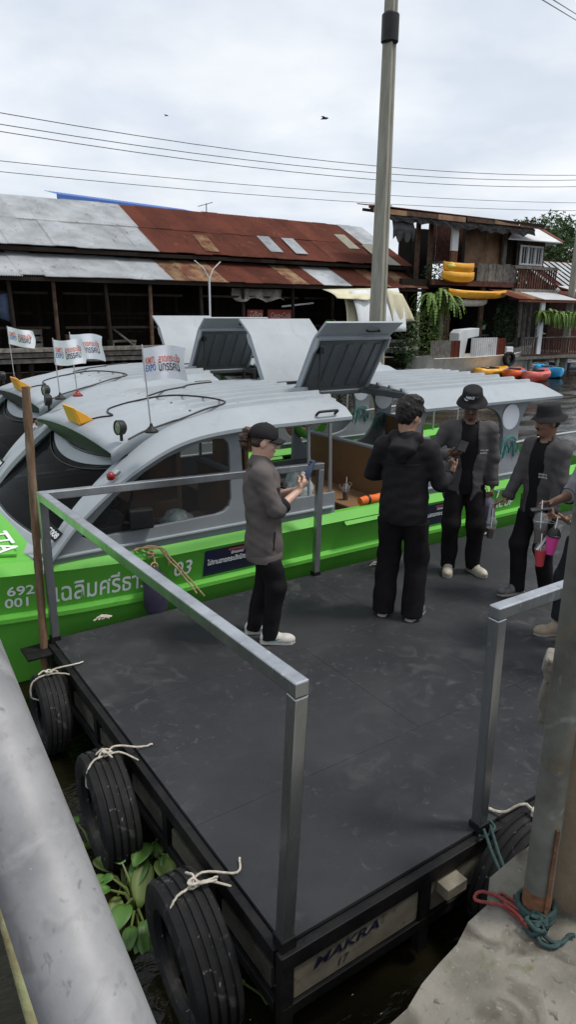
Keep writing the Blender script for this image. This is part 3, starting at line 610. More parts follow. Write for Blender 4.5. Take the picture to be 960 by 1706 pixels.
    for s in (-1, 1):
        mb = MB(); rings = []
        for x, xe in ((4.0, 4.0), (4.3, 4.3), (5.2, 5.2), (6.2, 6.32)):
            rings.append([(x, s*.975, 2.15), (x+.0, s*1.06, 2.145), (xe, s*1.30, 2.02), (xe, s*1.295, 1.99), (x, s*1.04, 2.10), (x, s*.975, 2.10)])
        mb.loft(rings, True, True); mb.build('rear_eave', 'boat_grey', root, smooth=25)
        # rear side wall with curved cut-outs
        def curve(pts): return spline(pts, 5)[:-1]
        o2 = [(4.0, 1.04), (6.6, 1.04), (6.6, 1.12), (5.98, 1.16), (5.82, 1.26), (5.72, 1.45), (5.74, 1.7), (5.86, 1.9), (6.05, 2.03), (4.0, 2.03)]
        h2 = curve([(4.1, 1.5), (4.14, 1.3), (4.3, 1.19), (4.8, 1.17), (5.15, 1.2), (5.33, 1.3), (5.44, 1.5), (5.42, 1.72), (5.3, 1.88), (5.0, 1.96), (4.5, 1.97), (4.22, 1.93), (4.1, 1.75), (4.1, 1.5)])
        mb = MB(); mb.plate(o2, [h2], lambda a, b: (a, s*(1.175-.05*max(0, b-1.2)), b), (0, -s*.05, 0)); rs = mb.build('rear_side', 'boat_grey_deep', root, bevel=.008)
        mb = MB(); mb.box((5.3, s*1.185, 1.115), (2.5, .03, .022)); mb.build('side_moulding', 'boat_grey', rs, bevel=.006)
        mb = MB(); mb.lathe([(.15, 0), (.15, .004), (.13, .005), (.13, .003), (0, .003)], (5.56, s*1.15, 1.80), 24, (0, s, 0)) if s < 0 else mb.lathe([(.17, 0), (.17, .004), (.14, .005), (.14, .003), (0, .003)], (5.56, s*1.085, 1.80), 24, (0, -1, 0)); mb.build('round_emblem', 'flag_cloth', rs)
        ysn = -1.182 if s < 0 else 1.10
        mb = MB(); pts = [(5.55+.15*math.cos(q), ysn, 1.42+.15*math.sin(q)) for q in np.linspace(R(-20), R(200), 14)]; mb.tube(pts, .012, 5); mb.tube([(5.45, ysn, 1.32), (5.5, ysn, 1.50), (5.55, ysn, 1.38), (5.60, ysn, 1.5), (5.65, ysn, 1.32)], .012, 5); mb.build('teal_mark', 'teal_print', rs)
        mb = MB(); mb.tube(spline([(5.6, s*1.22, 1.50), (6.2, s*1.22, 1.52), (7.2, s*1.15, 1.5)], 5), .016, 8); mb.tube([(7.2, s*1.15, 1.5), (7.2, s*1.15, 1.02)], .016, 8); mb.build('stern_rail', 'steel', root, smooth=40)
        # open hatch wing
        hg = bpy.data.objects.new('roof_hatch', None)
        mb = MB(); L0, L1, ha = .0, 1.0, None
        prof = [(0, 0), (.64, .0), (.70, -.015), (.92, -.105)]
        rings = []
        for k_, (a, b) in enumerate(prof):
            fl = .02*max(0, a-.6)/.4
            rings.append([(-fl, a, b), (.98+fl, a, b), (.98+fl, a, b-.03), (-fl, a, b-.03)])
        mb.loft(rings, True, True)
        hatch = mb.build('roof_hatch', 'boat_grey', root, smooth=25, bevel=.004)
        mb = MB()
        for x in (.012, .968): mb.plate([(0, -.03), (.70, -.03), (.70, -.085), (.60, -.10), (.52, -.075), (.05, -.075)], [], lambda a, b: (x-.012, a, b), (.024, 0, 0))
        mb.box((.49, .70, -.055), (.94, .03, .07)); mb.build('hatch_skirt', 'boat_grey', hatch, bevel=.004)
        mb = MB(); mb.box((.49, .35, -.038), (.92, .64, .012)); ln = mb.build('hatch_lining', 'boat_dark', hatch)
        for i in range(5):
            mb = MB(); mb.box((.12+.185*i, .35, -.05), (.075, .52, .02)); mb.build('lining_rib', 'boat_dark', ln, bevel=.008)
        mb = MB(); mb.tube([(.58, .80, -.08), (.58, .805, -.115), (.74, .805, -.115), (.74, .80, -.08)], .011, 6); mb.build('hatch_handle', 'black_plastic', hatch, smooth=40)
        # turn it up: local +y must point outwards (s), then lift by the opening angle
        ang = R(59)
        Mx = Matrix.Translation((3.03, s*.27, 2.155)) @ (Matrix.Rotation(R(0), 4, 'Z') if s > 0 else Matrix.Scale(-1, 4, (0, 1, 0))) @ Matrix.Rotation(ang, 4, 'X')
        me = None
        for ob in [hatch]+[q for q in bpy.data.objects if q.parent == hatch]+[q for q in bpy.data.objects if q.parent == ln]:
            ob.data.transform(Mx)
            if s < 0: ob.data.flip_normals()
        p0 = Mx @ Vector((.10, .55, -.06)); p1 = Vector((3.10, s*.62, 2.06)) if True else None
        mb = MB(); mb.cyl(p1, p0.lerp(p1, .45), .017, n=8); mb.cyl(p0.lerp(p1, .45), p0, .009, n=8); mb.box(p0, (.05, .06, .06)); mb.build('gas_strut', 'black_plastic', hatch, smooth=40)
        mb = MB(); mb.tube([Mx @ Vector((-.04, .03, .012)), Mx @ Vector((1.02, .03, .012))], .014, 8); mb.build('hinge_bar', 'black_plastic', hatch)
    # inside: benches, console, wheel, life ring
    def bench(x, y0, y1, back, nm='bench'):
        mb = MB(); mb.box((x, (y0+y1)/2, .76), (.52, y1-y0, .50)); b_ = mb.build(nm, 'bench_brown', root, bevel=.02)
        mb = MB(); mb.box((x+.28*back, (y0+y1)/2, 1.03), (.06, y1-y0, 1.0 if back > 0 else .9)); mb.build('bench_back', 'bench_brown', b_, bevel=.01)
        mb = MB(); mb.box((x+.28*back, (y0+y1)/2, 1.545), (.07, y1-y0+.01, .03)); mb.build('bench_trim', 'boat_grey', b_, bevel=.004) if back > 0 else None
    bench(3.52, -1.08, .45, 1); bench(1.62, -1.08, -.25, 1); bench(1.62, .25, 1.08, 1); bench(2.45, -1.08, -.3, 1) if False else None; bench(2.5, .3, 1.08, 1); bench(5.35, .35, 1.08, 1)
    mb = MB(); mb.box((.62, -.5, 1.0), (.35, .9, .45)); mb.box((.52, .5, .98), (.25, .9, .38)); mb.box((.74, -.82, 1.24), (.16, .2, .16), Matrix.Rotation(.3, 3, 'Y')); mb.build('console', 'black_plastic', root, bevel=.02)
    mb = MB(); c = Vector((.95, -.55, 1.32)); mb.tube([c+Vector((.08*math.cos(q), .17*math.sin(q), .15*math.cos(q))) for q in np.linspace(0, 2*math.pi, 24)], .013, 8); mb.tube([c, (.75, -.55, 1.2)], .02, 8); mb.tube([c+Vector((0, -.17, 0)), c+Vector((0, .17, 0))], .01, 6); mb.build('steering_wheel', 'black_plastic', root, smooth=40)
    mb = MB(); c = Vector((4.25, 1.07, 1.62)); tor = []
    for i in range(28):
        q = 2*math.pi*i/28; d = Vector((math.cos(q), 0, math.sin(q))); tor.append([c+d*(.25+.055*math.cos(a))+Vector((0, .04*math.sin(a), 0)) for a in np.linspace(0, 2*math.pi, 10)[:-1]])
    mb.loft(tor+[tor[0]], True); lr = mb.build('life_ring', 'boat_green', root, smooth=50)
    for q0 in (0, 90, 180, 270):
        mb = MB(); rg = []
        for q in np.linspace(R(q0-12), R(q0+12), 5):
            d = Vector((math.cos(q), 0, math.sin(q))); rg.append([c+d*(.25+.059*math.cos(a))+Vector((0, .044*math.sin(a), 0)) for a in np.linspace(0, 2*math.pi, 10)[:-1]])
        mb.loft(rg, True); mb.build('ring_band', 'flag_cloth', lr, smooth=50)
    return root
bt = boat(); place(bt, (0, 4.62, 0))
tag(bt, 'nearest bright green and grey tour boat moored along the pontoon', 'boat', 'green tour boats moored side by side')
bt2 = copy_tree(bt); place(bt2, (.22, 7.58, 0), R(.6)); tag(bt2, 'second green and grey tour boat, moored behind the nearest one', 'boat', 'green tour boats moored side by side')

# ---------------------------------------------------------------- flags on the boats
def flag(base, topz, lean, fw_, fh, ang, label, red=False, droop=0.0):
    o = thing('flag', label, 'flag', base, 0, 'small white flags on the boats'); H = topz-base[2]; top = Vector((lean[0], lean[1], H))
    mb = MB(); mb.tube([(0, 0, -.02), tuple(top*.5), tuple(top)], .006, 8); mb.build('flag_pole', 'steel', o, smooth=50)
    mb = MB(); mb.lathe([(.055, 0), (.055, .015), (.035, .03), (.014, .05), (.010, .07)], (0, 0, -.02), 16); mb.build('pole_base', 'red_lamp' if red else 'black_plastic', o, smooth=35)
    dx = Vector((math.cos(ang), math.sin(ang), 0)); dy = Vector((-math.sin(ang), math.cos(ang), 0)); ph = random.uniform(0, 6)
    def fn(a, b, o_=0):
        t = a/fw_; k = b/fh
        return top+dx*(a*.97)+Vector((0, 0, -fh+b-.015-droop*t*t-.012*math.sin(t*5+ph)))+dy*(.03*t*math.sin(t*8+ph+k*1.3)+o_)+dx*(.012*math.sin(k*5+ph)*t)
    nx, ny = 16, 10; mb = MB(); mb.add([fn(fw_*i/nx, fh*j/ny) for j in range(ny+1) for i in range(nx+1)], [(j*(nx+1)+i, j*(nx+1)+i+1, (j+1)*(nx+1)+i+1, (j+1)*(nx+1)+i) for j in range(ny) for i in range(nx)])
    cl = mb.build('flag_cloth', 'flag_cloth', o, smooth=80)
    mb = MB(); f2 = lambda x, y: (lambda a, b: fn(x+a, y+b, -.004))
    z0 = Vector()
    letters(mb, 'KMITL', .07, z0, z0, z0, width=fw_*.24, fn=f2(fw_*.07, fh*.52), mi=0, bold=.001); letters(mb, 'EXPO', .07, z0, z0, z0, width=fw_*.24, fn=f2(fw_*.07, fh*.30), mi=1, bold=.001)
    letters(mb, 'ลาดกระบัง', .075, z0, z0, z0, width=fw_*.50, fn=f2(fw_*.38, fh*.52), mi=0, bold=.001); letters(mb, 'นิทรรศน์', .095, z0, z0, z0, width=fw_*.48, fn=f2(fw_*.38, fh*.26), mi=2, bold=.001)
    mb.build('flag_print', ['red_print', 'blue_print', 'dark_print'], cl)
    return o
def vert_top(base, px):                                              # where the vertical through base meets the pixel row
    b = W(*base); d = ray(*px); n_ = (CP-b); n_.z = 0; t = (b-CP).dot(n_)/d.dot(n_); return loc(CP+d*t)
for bpx, tpx, z, fw_, fh, lab, red, dr in (((252, 716), (236, 574), 2.085, .34, .25, 'white printed flag on the nearest boat roof, its pole on a black disc', False, .0),
        ((100, 662), (87, 563), 2.10, .32, .25, 'white flag partly hidden behind another, on the second boat roof', False, .0),
        ((129, 657), (115, 553), 2.10, .36, .26, 'white rippling flag overlapping its neighbour, its pole on a red disc by the nearer roof', True, .03),
        ((24, 632), (11, 543), 2.08, .34, .22, 'leftmost white flag, farthest out on the second boat roof', True, .06)):
    b = pz(bpx[0], bpx[1], z); tp = vert_top(b, tpx); flag((b.x, b.y, b.z), tp.z, (tp.x-b.x, tp.y-b.y), fw_, fh, R(-34), lab, red, dr)

# ---------------------------------------------------------------- small things on and in the nearest boat
def fender(p, h, label):
    o = thing('boat_fender', label, 'fender', p, 0, 'purple fenders along the hull')
    mb = MB(); mb.lathe([(0, -h/2), (.05, -h/2), (.085, -h/2+.02), (.098, -h/2+.06), (.10, 0), (.098, h/2-.07), (.085, h/2-.02), (.04, h/2+.012), (.03, h/2+.05), (0, h/2+.055)], (0, 0, 0), 20); mb.build('fender_body', 'fender', o, smooth=40)
    mb = MB(); mb.tube(spline([(0, 0, h/2+.05), (.02, .03, h/2+.10), (0, .07, h/2+.16), (.0, .12, h/2+.17)], 4), .008, 6); mb.tube([(.03*math.cos(q), .0, h/2+.06+.03*math.sin(q)) for q in np.linspace(0, 6.3, 12)], .008, 6); mb.build('fender_rope', 'rope_tan', o, smooth=50); return o
fender((.90, 3.285, .70), .36, 'dark purple boat fender hanging below the name on the hull, left')
fender((5.05, 3.285, .72), .38, 'dark purple boat fender behind the hanging drink bags, right')
rope('hull_rope', [[(.80, 3.42, 1.07), (.86, 3.36, 1.085), (.98, 3.34, 1.07), (1.02, 3.33, 1.0), (1.16, 3.28, .80), (1.25, 3.22, .64)], [(.84, 3.42, 1.07), (.95, 3.36, 1.08), (1.06, 3.335, .98), (1.2, 3.27, .78), (1.32, 3.20, .60)], [(.78, 3.4, 1.065), (.92, 3.38, 1.085), (1.04, 3.35, 1.03), (1.06, 3.33, .9)], [(.82, 3.44, 1.07), (.9, 3.345, 1.075), (.96, 3.34, 1.07), (.9, 3.42, 1.075)]], .0075, 'rope_tan', 'tan rope bundle spilling over the green hull above the left fender', knots=[((.90, 3.33, 1.03), .03)])
for p, lab in (((.42, 3.23, .60), 'small pale rope knot on the far pontoon edge under the boat name'), ((4.9, 3.1, .56), 'pale rope scrap on the deck edge beside the right fender'), ((3.15, 3.05, .56), 'short pale rope on the deck behind the man in the hooded jacket')):
    q = Vector(p); st = []
    for i in range(3):
        a = i*1.3+.4; st.append([tuple(q+Vector((.08*math.cos(a), .03*math.sin(a)-.01, .01))), tuple(q+Vector((.02*math.cos(a), 0, .03))), tuple(q+Vector((-.07*math.cos(a+.5), -.03*math.sin(a), .012)))])
    rope('rope_knot', st, .0075, 'rope', lab, knots=[(tuple(q+Vector((0, 0, .02))), .018)])
mb = MB(); mb.tube([(0, 0, 0), (.1, 0, .005), (.22, 0, 0), (.36, 0, .006), (.46, 0, 0)], [.04, .047, .045, .047, .038], 12); vest = thing('rolled_life_vest', 'orange rolled life vest lying on the green gunwale', 'life vest', (3.30, 3.50, 1.09), R(2)); mb.build('vest_roll', 'orange_vest', vest, smooth=50)
for x in (.09, .33):
    mb = MB(); mb.tube([(x, 0, .004), (x+.03, 0, .004)], .05, 12); mb.build('vest_strap', 'black_plastic', vest, smooth=50)
def cup(p, label, h=.12, content='cola', group=None, dome=True, tilt=0, rim='clear_cup', body='clear_cup'):
    o = thing('iced_drink_cup', label, 'cup', p, 0, group)
    mb = MB(); mb.lathe([(.030, 0), (.042, h)], (0, 0, 0), 18); mb.lathe([(0, 0), (.030, 0)], (0, 0, 0), 18); mb.build('cup_wall', body, o, smooth=40)
    mb = MB(); mb.lathe([(0, .002), (.029, .002), (.0375, h*.68), (0, h*.68)], (0, 0, 0), 18); mb.build('drink', content, o, smooth=40)
    mb = MB(); mb.lathe([(.046, h-.002), (.047, h+.008), (.043, h+.010), (.038, h+.03), (.022, h+.05), (.012, h+.052)], (0, 0, 0), 18); mb.build('dome_lid', rim, o, smooth=40)
    mb = MB(); mb.cyl((.0, 0, .02), (.015, .01, h+.12), .0035, n=6); mb.build('straw', 'white_print', o); return o
cs = pv(573, 838, 3.78); c1 = cup((3.40, 3.86, 1.012), 'clear iced cola cup in a small bag on the brown boat bench', h=.13)
mb = MB(); mb.tube(spline([(-.05, 0, .13), (-.09, 0, .16), (-.06, .02, .18)], 4), .004, 5); mb.tube(spline([(.05, 0, .13), (.09, .01, .17), (.05, .02, .18)], 4), .004, 5); mb.build('bag_handle', 'plastic_bag', c1)
def lump(name, p, size, m_, label, cat, seed=1):
    mb = MB(); rg = []
    for i in range(12):
        ph = math.pi*(i/11-.5); r_ = []
        for j in range(20):
            q = 2*math.pi*j/20; d = Vector((math.cos(ph)*math.cos(q), math.cos(ph)*math.sin(q), math.sin(ph))); k_ = 1+.28*noise.noise(d*2.4+Vector((seed*9., 0, 0)))+.12*noise.noise(d*6+Vector((0, seed*5., 0)))
            r_.append((d.x*size[0]*k_, d.y*size[1]*k_, max(-.9, d.z)*size[2]*k_))
        rg.append(r_)
    mb.loft(rg, True, True); return tag(place(mb.build(name, m_, smooth=60), p), label, cat)
lump('white_bag', (1.33, 3.72, 1.13), (.15, .12, .13), 'bag_white', 'patterned white bag on the bench inside the nearest boat window', 'bag', 2)
lump('crumpled_bag', (2.72, 3.82, 1.22), (.16, .12, .22), 'bag_white', 'crumpled white bag behind the rail post in the nearest boat', 'bag', 5)

# ---------------------------------------------------------------- far bank
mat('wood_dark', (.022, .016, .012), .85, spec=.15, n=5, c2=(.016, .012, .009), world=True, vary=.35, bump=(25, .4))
mat('wood_grey', (.20, .185, .165), .85, spec=.15, n=6, c2=(.10, .09, .08), world=True, vary=.3, bump=(25, .4))
mat('wood_brown', (.12, .075, .05), .8, spec=.15, n=5, c2=(.06, .036, .025), world=True, vary=.25, bump=(25, .4))
mat('wood_red', (.095, .042, .032), .75, spec=.15, n=5, c2=(.045, .02, .016), world=True, vary=.25)
mat('plywood', (.28, .165, .09), .75, n=1.2, c2=(.15, .08, .04), world=True, vary=.12, dots=(2, (.10, .055, .03), .6, .8))
mat('rust_sheet', (.155, .048, .030), .8, spec=.2, n=.7, c2=(.105, .034, .023), world=True, vary=.14, stretch=(1, 1, .5), dots=[(2.2, (.20, .085, .04), .60, .76), (6, (.055, .02, .014), .62, .75)])
mat('rust_streak', (.16, .055, .03), .8, n=1.3, c2=(.35, .24, .13), world=True, vary=.15, stretch=(1.5, 1.5, .3), dots=(3, (.10, .035, .02), .55, .7))
mat('silver_sheet', (.50, .52, .53), .55, .15, n=1.1, c2=(.34, .355, .365), world=True, vary=.10, dots=[(5, (.22, .215, .21), .62, .75), (3, (.26, .13, .07), .64, .74)])
mat('cream_sheet', (.42, .40, .33), .7, n=1.5, c2=(.34, .31, .24), world=True, vary=.1, dots=(4, (.25, .13, .07), .66, .8))
mat('white_sheet', (.60, .62, .63), .6, n=1.5, c2=(.52, .54, .55), world=True, vary=.06)
mat('tarp_cream', (.56, .52, .37), .7, n=2, c2=(.46, .42, .28), world=True, vary=.1); mat('tarp_white', (.62, .65, .66), .7, n=2, c2=(.53, .56, .57), world=True)
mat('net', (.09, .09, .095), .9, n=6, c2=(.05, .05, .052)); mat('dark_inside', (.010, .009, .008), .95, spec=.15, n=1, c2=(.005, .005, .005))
mat('blue_roof', (.05, .14, .42), .5); mat('yellow_kayak', (.72, .36, .02), .4, n=2, c2=(.62, .28, .015)); mat('orange_kayak', (.62, .11, .03), .4); mat('blue_kayak', (.03, .22, .55), .4); mat('navy_kayak', (.03, .10, .30), .4); mat('red_kayak', (.50, .06, .05), .4, n=2, c2=(.55, .14, .10)); mat('cyan_kayak', (.03, .32, .62), .4)
mat('boat_white', (.52, .51, .46), .55, n=3, c2=(.40, .38, .33), world=True); mat('basket', (.16, .10, .05), .8, n=8, world=True); mat('cloth_blue', (.06, .09, .16), .85, n=5, world=True); mat('carton', (.22, .15, .085), .85, n=3, world=True); mat('pot', (.20, .19, .17), .8); mat('coke_red', (.34, .035, .03), .6, n=5, c2=(.22, .03, .025)); mat('window_dark', (.02, .022, .025), .15)
def rect(x0, x1, y0, y1, v):
    ym, xm = (y0+y1)/2, (x0+x1)/2
    return pv(x0, ym, v).x, pv(x1, ym, v).x, pv(xm, y1, v).z, pv(xm, y0, v).z
class Kid:                                                    # builds parts of a thing in (u, v, z) of the place
    def __init__(s, root, p): s.r = root; s.p = Vector((p[0], p[1], p[2]))
    def mesh(s, mb, name, m_, parent=None, **k):
        mb.v = [tuple(Vector(q)-s.p) for q in mb.v]; return mb.build(name, m_, parent or s.r, **k)
    def box(s, name, m_, a, b, c, d, e, f, parent=None, **k):  # u0,u1,v0,v1,z0,z1
        mb = MB(); mb.box(((a+b)/2, (c+d)/2, (e+f)/2), (abs(b-a), abs(d-c), abs(f-e))); return s.mesh(mb, name, m_, parent, **k)
    def inst(s, src, p, name=None, rot=(0, 0, 0), sc=(1, 1, 1), mt=None, parent=None):   # linked copy of a piece modelled at its own origin
        o = src.copy(); C.objects.link(o); o.parent = parent or s.r; o.location = Vector(p)-s.p; o.rotation_euler = rot; o.scale = sc
        if mt: o.material_slots[0].link = 'OBJECT'; o.material_slots[0].material = M[mt]
        return o
def building(name, label, cat, p, group=None): return Kid(thing(name, label, cat, p, 0, group), p)
def proto(mb, name, m_): o = mb.build(name, m_); C.objects.unlink(o); return o
# a corrugated sheet, 0.8 m wide, 1 m long, origin at the middle of its lower edge; length along +y
def sheet_proto(wd=.82, waves=11):
    mb = MB(); n = waves*4; xs = [(-wd/2+wd*i/n, .021*math.sin(2*math.pi*i*waves/n+.3)) for i in range(n+1)]
    mb.loft([[(x, y, z) for x, z in xs] for y in (0, 1)], False); return proto(mb, 'roof_sheet', 'silver_sheet')
SHEET = sheet_proto(); PLANK = proto(MB().box((0, 0, .5), (1, .03, 1)), 'plank', 'wood_dark'); SLAT = proto(MB().box((0, 0, .5), (.07, .03, 1)), 'slat', 'wood_red')
def roof_slope(k, u0, u1, v0, z0, v1, z1, rows, matf, wd=.76, parent=None):
    L = math.hypot(v1-v0, z1-z0); a = math.atan2(z1-z0, v1-v0); n = round((u1-u0)/wd); wd = (u1-u0)/n; lr = L/rows
    for j in range(rows):
        for i in range(n):
            t = j*lr-(.06 if j else 0)+random.uniform(-.04, .04)*(j == 0); p = (u0+wd*(i+.5)+random.uniform(-.015, .015), v0+math.cos(a)*t, z0+math.sin(a)*t+(.022*j+random.uniform(0, .012)+(.012 if i % 2 else 0)))
            k.inst(SHEET, p, rot=(a+random.uniform(-.006, .006), random.uniform(-.008, .008), random.uniform(-.012, .012)), sc=(wd/.76, lr+.07, 1), mt=matf((u0+wd*(i+.5)), j), parent=parent)
# --- long market row house
A = building('market_row_house', 'long wooden waterside row house with patched silver and rusty corrugated roof', 'house', (12, 22, 0))
def mA(u, j):
    if u < 9.9: return 'silver_sheet'
    if 18.3 < u and random.random() < .33: return random.choice(['cream_sheet', 'silver_sheet', 'rust_streak'])
    return 'rust_sheet'
def mB(u, j):
    if u < 10.0: return 'silver_sheet'
    if 16.9 < u < 18.0: return 'silver_sheet'
    if u < 12.2 or random.random() < .35: return 'rust_streak'
    return 'cream_sheet' if u > 19 and random.random() < .3 else 'rust_sheet'
roof_slope(A, 1.0, 22.9, 23.35, 4.98, 27.2, 6.98, 2, mA)
roof_slope(A, 1.0, 22.7, 22.0, 3.95, 23.75, 4.72, 1, mB)
for u, v, z in ((12.4, 23.5, 5.12), (15.6, 23.8, 5.28), (16.8, 23.7, 5.26), (20.4, 24.6, 5.7), (21.3, 23.6, 5.2)):
    A.inst(SHEET, (u, v, z), rot=(math.atan2(2, 3.85), 0, R(-6)), sc=(.72, 1.55, 1), mt='rust_streak' if u < 13 else ('silver_sheet' if u < 19 else 'cream_sheet'))
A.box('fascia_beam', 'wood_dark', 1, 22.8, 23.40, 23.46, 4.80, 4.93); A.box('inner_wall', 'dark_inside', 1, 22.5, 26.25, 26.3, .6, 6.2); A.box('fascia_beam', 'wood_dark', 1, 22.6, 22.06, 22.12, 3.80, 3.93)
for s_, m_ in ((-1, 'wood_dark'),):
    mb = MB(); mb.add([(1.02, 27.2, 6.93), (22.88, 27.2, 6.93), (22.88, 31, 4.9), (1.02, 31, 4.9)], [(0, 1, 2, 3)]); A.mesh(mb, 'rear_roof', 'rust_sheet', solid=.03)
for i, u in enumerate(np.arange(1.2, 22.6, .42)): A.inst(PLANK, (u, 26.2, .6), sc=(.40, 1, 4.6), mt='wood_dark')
mb = MB(); mb.add([(22.6, 22.6, 1.6), (22.6, 27, 1.6), (22.6, 27, 6.6), (22.6, 23.4, 4.85), (22.6, 22.6, 4.2)], [(0, 1, 2, 3, 4)]); A.mesh(mb, 'end_wall', 'wood_dark', solid=.05)
A.box('floor', 'wood_dark', 1, 22.4, 22.1, 26.2, 1.48, 1.60)
for j in range(3): A.box('floor_edge_board', 'wood_grey', 1, 22.3-random.random(), 21.92+.06*j, 21.97+.06*j, 1.72-.18*j-.14, 1.72-.18*j, bevel=.01)
for u in (2.4, 4.4, 5.78, 7.6, 9.15, 11.2, 13.0, 15.35, 17.4, 19.4, 21.6):
    mb = MB(); mb.tube([(u, 22.25, 0), (u+.02, 22.25, 2), (u-.02+random.uniform(-.05, .05), 22.25, 4.0)], [.075, .07, .065], 8); A.mesh(mb, 'post', 'wood_brown' if 5.5 < u < 6 or 9 < u < 9.3 else 'wood_dark', smooth=40)
    mb = MB(); mb.tube([(u+.4, 22.2, -.8), (u+.42, 22.2, 1.5)], .09, 8); A.mesh(mb, 'stilt', 'wood_dark', smooth=40)
    mb = MB(); mb.tube([(u+.1, 24.6, 1.55), (u+.1, 24.6, 4.9)], .07, 8); A.mesh(mb, 'post', 'wood_dark', smooth=40)
for z, v in ((2.3, 22.3), (3.4, 22.35), (2.75, 24.5)):
    for u0 in (1.2, 6.1, 11.3, 16.0): A.box('rail_beam', 'wood_dark', u0, u0+4.4, v, v+.05, z, z+.08)
for (u, z) in ((3.4, 3.0), (8.4, 2.6), (12.4, 2.4), (14.2, 2.3), (10.4, 2.0)):     # shelves and clutter in the dark stalls
    for zz_ in (z, z-.5): A.box('shelf', 'wood_grey' if u > 12 else 'wood_dark', u, u+1.3, 24.2, 24.7, zz_, zz_+.05)
def stuff_box(u, v, z, s, m_, label, cat='box', name='market_crate'):
    mb = MB(); mb.box((0, 0, s[2]/2), s); o = mb.build(name, m_, bevel=.02); tag(place(o, (u, v, z), random.uniform(-.3, .3)), label, cat); return o
stuff_box(10.25, 22.8, 1.6, (.5, .5, .9), 'coke_red', 'red box standing in the dark stall behind the far boat hatch')
mb = MB(); mb.box((0, 0, .25), (.9, .5, .06)); [mb.box((x, y, .11), (.06, .06, .22)) for x in (-.4, .4) for y in (-.2, .2)]; mb.bar((-.5, -.3, .75), (.35, -.3, .1), .06, .06); tag(place(mb.build('wooden_bench', 'wood_grey'), (8.2, 22.7, 1.6)), 'broken grey wooden bench with a slanting plank in the dark stall', 'bench')
for i, (x0, x1, y0, y1) in enumerate(((412, 438, 516, 536), (446, 487, 516, 537))):
    a, b, c_, d = rect(x0, x1, y0, y1, 22.9); r_ = thing('soda_sign', ('small' if i == 0 else 'wide')+' faded red soda sign with white script in the market stall', 'sign', ((a+b)/2, 22.9, (c_+d)/2), 0, 'red soda signs')
    mb = MB(); mb.box((0, 0, 0), (b-a, .04, d-c_)); mb.build('sign_board', 'coke_red', r_); mb = MB(); letters(mb, 'Coca-Cola' if i else 'โค้ก', .3, (-(b-a)*.42, -.026, -.07), (1, 0, .0), (.25, 0, 1), width=(b-a)*.82, bold=.006); mb.build('sign_script', 'cream_sheet', r_)
# tube lamp under the eave, white forked pipe, antenna, blue roof
a, b, c_, d = rect(470, 522, 508, 511, 22.6); mb = MB(); mb.cyl((a, 22.6, c_), (b, 22.6, d+.08), .035, n=8); tag(place(mb.build('tube_lamp', 'white_sheet')), 'white tube lamp hanging beside the red soda signs', 'lamp')
p0 = pv(350, 528, 20.5); mb = MB(); mb.tube([(p0.x, 20.5, -.5), (p0.x, 20.5, 4.05)], .035, 8)
for dx_ in (-.55, .45): mb.tube([(p0.x, 20.5, 3.95), (p0.x+dx_*.35, 20.5, 4.3), (p0.x+dx_, 20.5, 4.55)], .02, 6)
tag(place(mb.build('forked_pipe', 'white_sheet', smooth=40)), 'thin white pipe with a forked top standing before the row house', 'pole')
p0 = pv(344, 354, 27); mb = MB(); mb.tube([(p0.x, 27, 6.7), (p0.x, 27, 7.35)], .02, 6)
for i in range(5): mb.tube([(p0.x-.25+.1*i, 26.8-.02*i, 7.25+.03*i), (p0.x-.25+.1*i, 27.3, 7.25+.03*i)], .012, 5)
mb.tube([(p0.x-.4, 27, 7.2), (p0.x+.3, 27, 7.42)], .014, 5); tag(place(mb.build('television_antenna', 'galv_old')), 'small television antenna on the rusty ridge', 'antenna')
BR = building('blue_roofed_hall', 'hall behind the row house of which only a blue roof shows', 'building', (9, 34, 0))
a, b = pv(95, 340, 34).x, pv(330, 352, 34).x; mb = MB(); rg = []
for u in np.linspace(a, b, 40):
    for q in (0, 1): rg.append([(u+q*.05, 34, 7.4), (u+q*.05, 34, 8.16-.035*(u-a)+.02*q), (u+q*.05, 36, 8.55-.035*(u-a)+.02*q)])
mb.loft(rg, False); BR.mesh(mb, 'blue_roof', 'blue_roof'); BR.box('wall', 'wood_dark', a+.1, b-.1, 34.2, 38, .5, 7.4)
# --- tarpaulin sheets hung under the eave
def hang(name, px, v, m_, label, bulge=.15):
    P_ = [pv(x, y, v+dv_) for x, y, dv_ in px]; n = 8; mb = MB(); rg = []
    for j in range(n+1):
        t = j/n; l_, r_ = P_[0].lerp(P_[3], t), P_[1].lerp(P_[2], t); rg.append([l_.lerp(r_, i/n)+Vector((0, -bulge*math.sin(math.pi*t)-.05*math.sin(i*1.4+t*3), 0)) for i in range(n+1)])
    mb.loft(rg, False); c_ = sum((Vector(q) for q in P_), Vector())/4; mb.v = [tuple(Vector(q)-c_) for q in mb.v]
    o = mb.build(name, m_, smooth=70, solid=.012); return tag(place(o, c_), label, 'tarpaulin', 'tarpaulins under the eave')
hang('tarpaulin', [(537, 482, 0), (640, 480, 0), (612, 500, -.9), (562, 497, -.9)], 21.9, 'tarp_cream', 'cream tarpaulin flap sloping out from the eave')
hang('tarpaulin', [(572, 488, 0), (600, 482, 0), (612, 545, -.5), (578, 547, -.4)], 21.6, 'tarp_cream', 'cream tarpaulin strip hanging left of the white one', .05)
hang('tarpaulin', [(583, 484, 0), (665, 480, 0), (676, 552, -.6), (598, 556, -.6)], 21.4, 'tarp_white', 'white tarpaulin sheet hanging behind the concrete pole', .12)
hang('tarpaulin', [(640, 480, 0), (672, 490, 0), (690, 535, -.3), (655, 538, -.3)], 21.2, 'tarp_cream', 'cream tarpaulin corner hanging right of the concrete pole', .04)
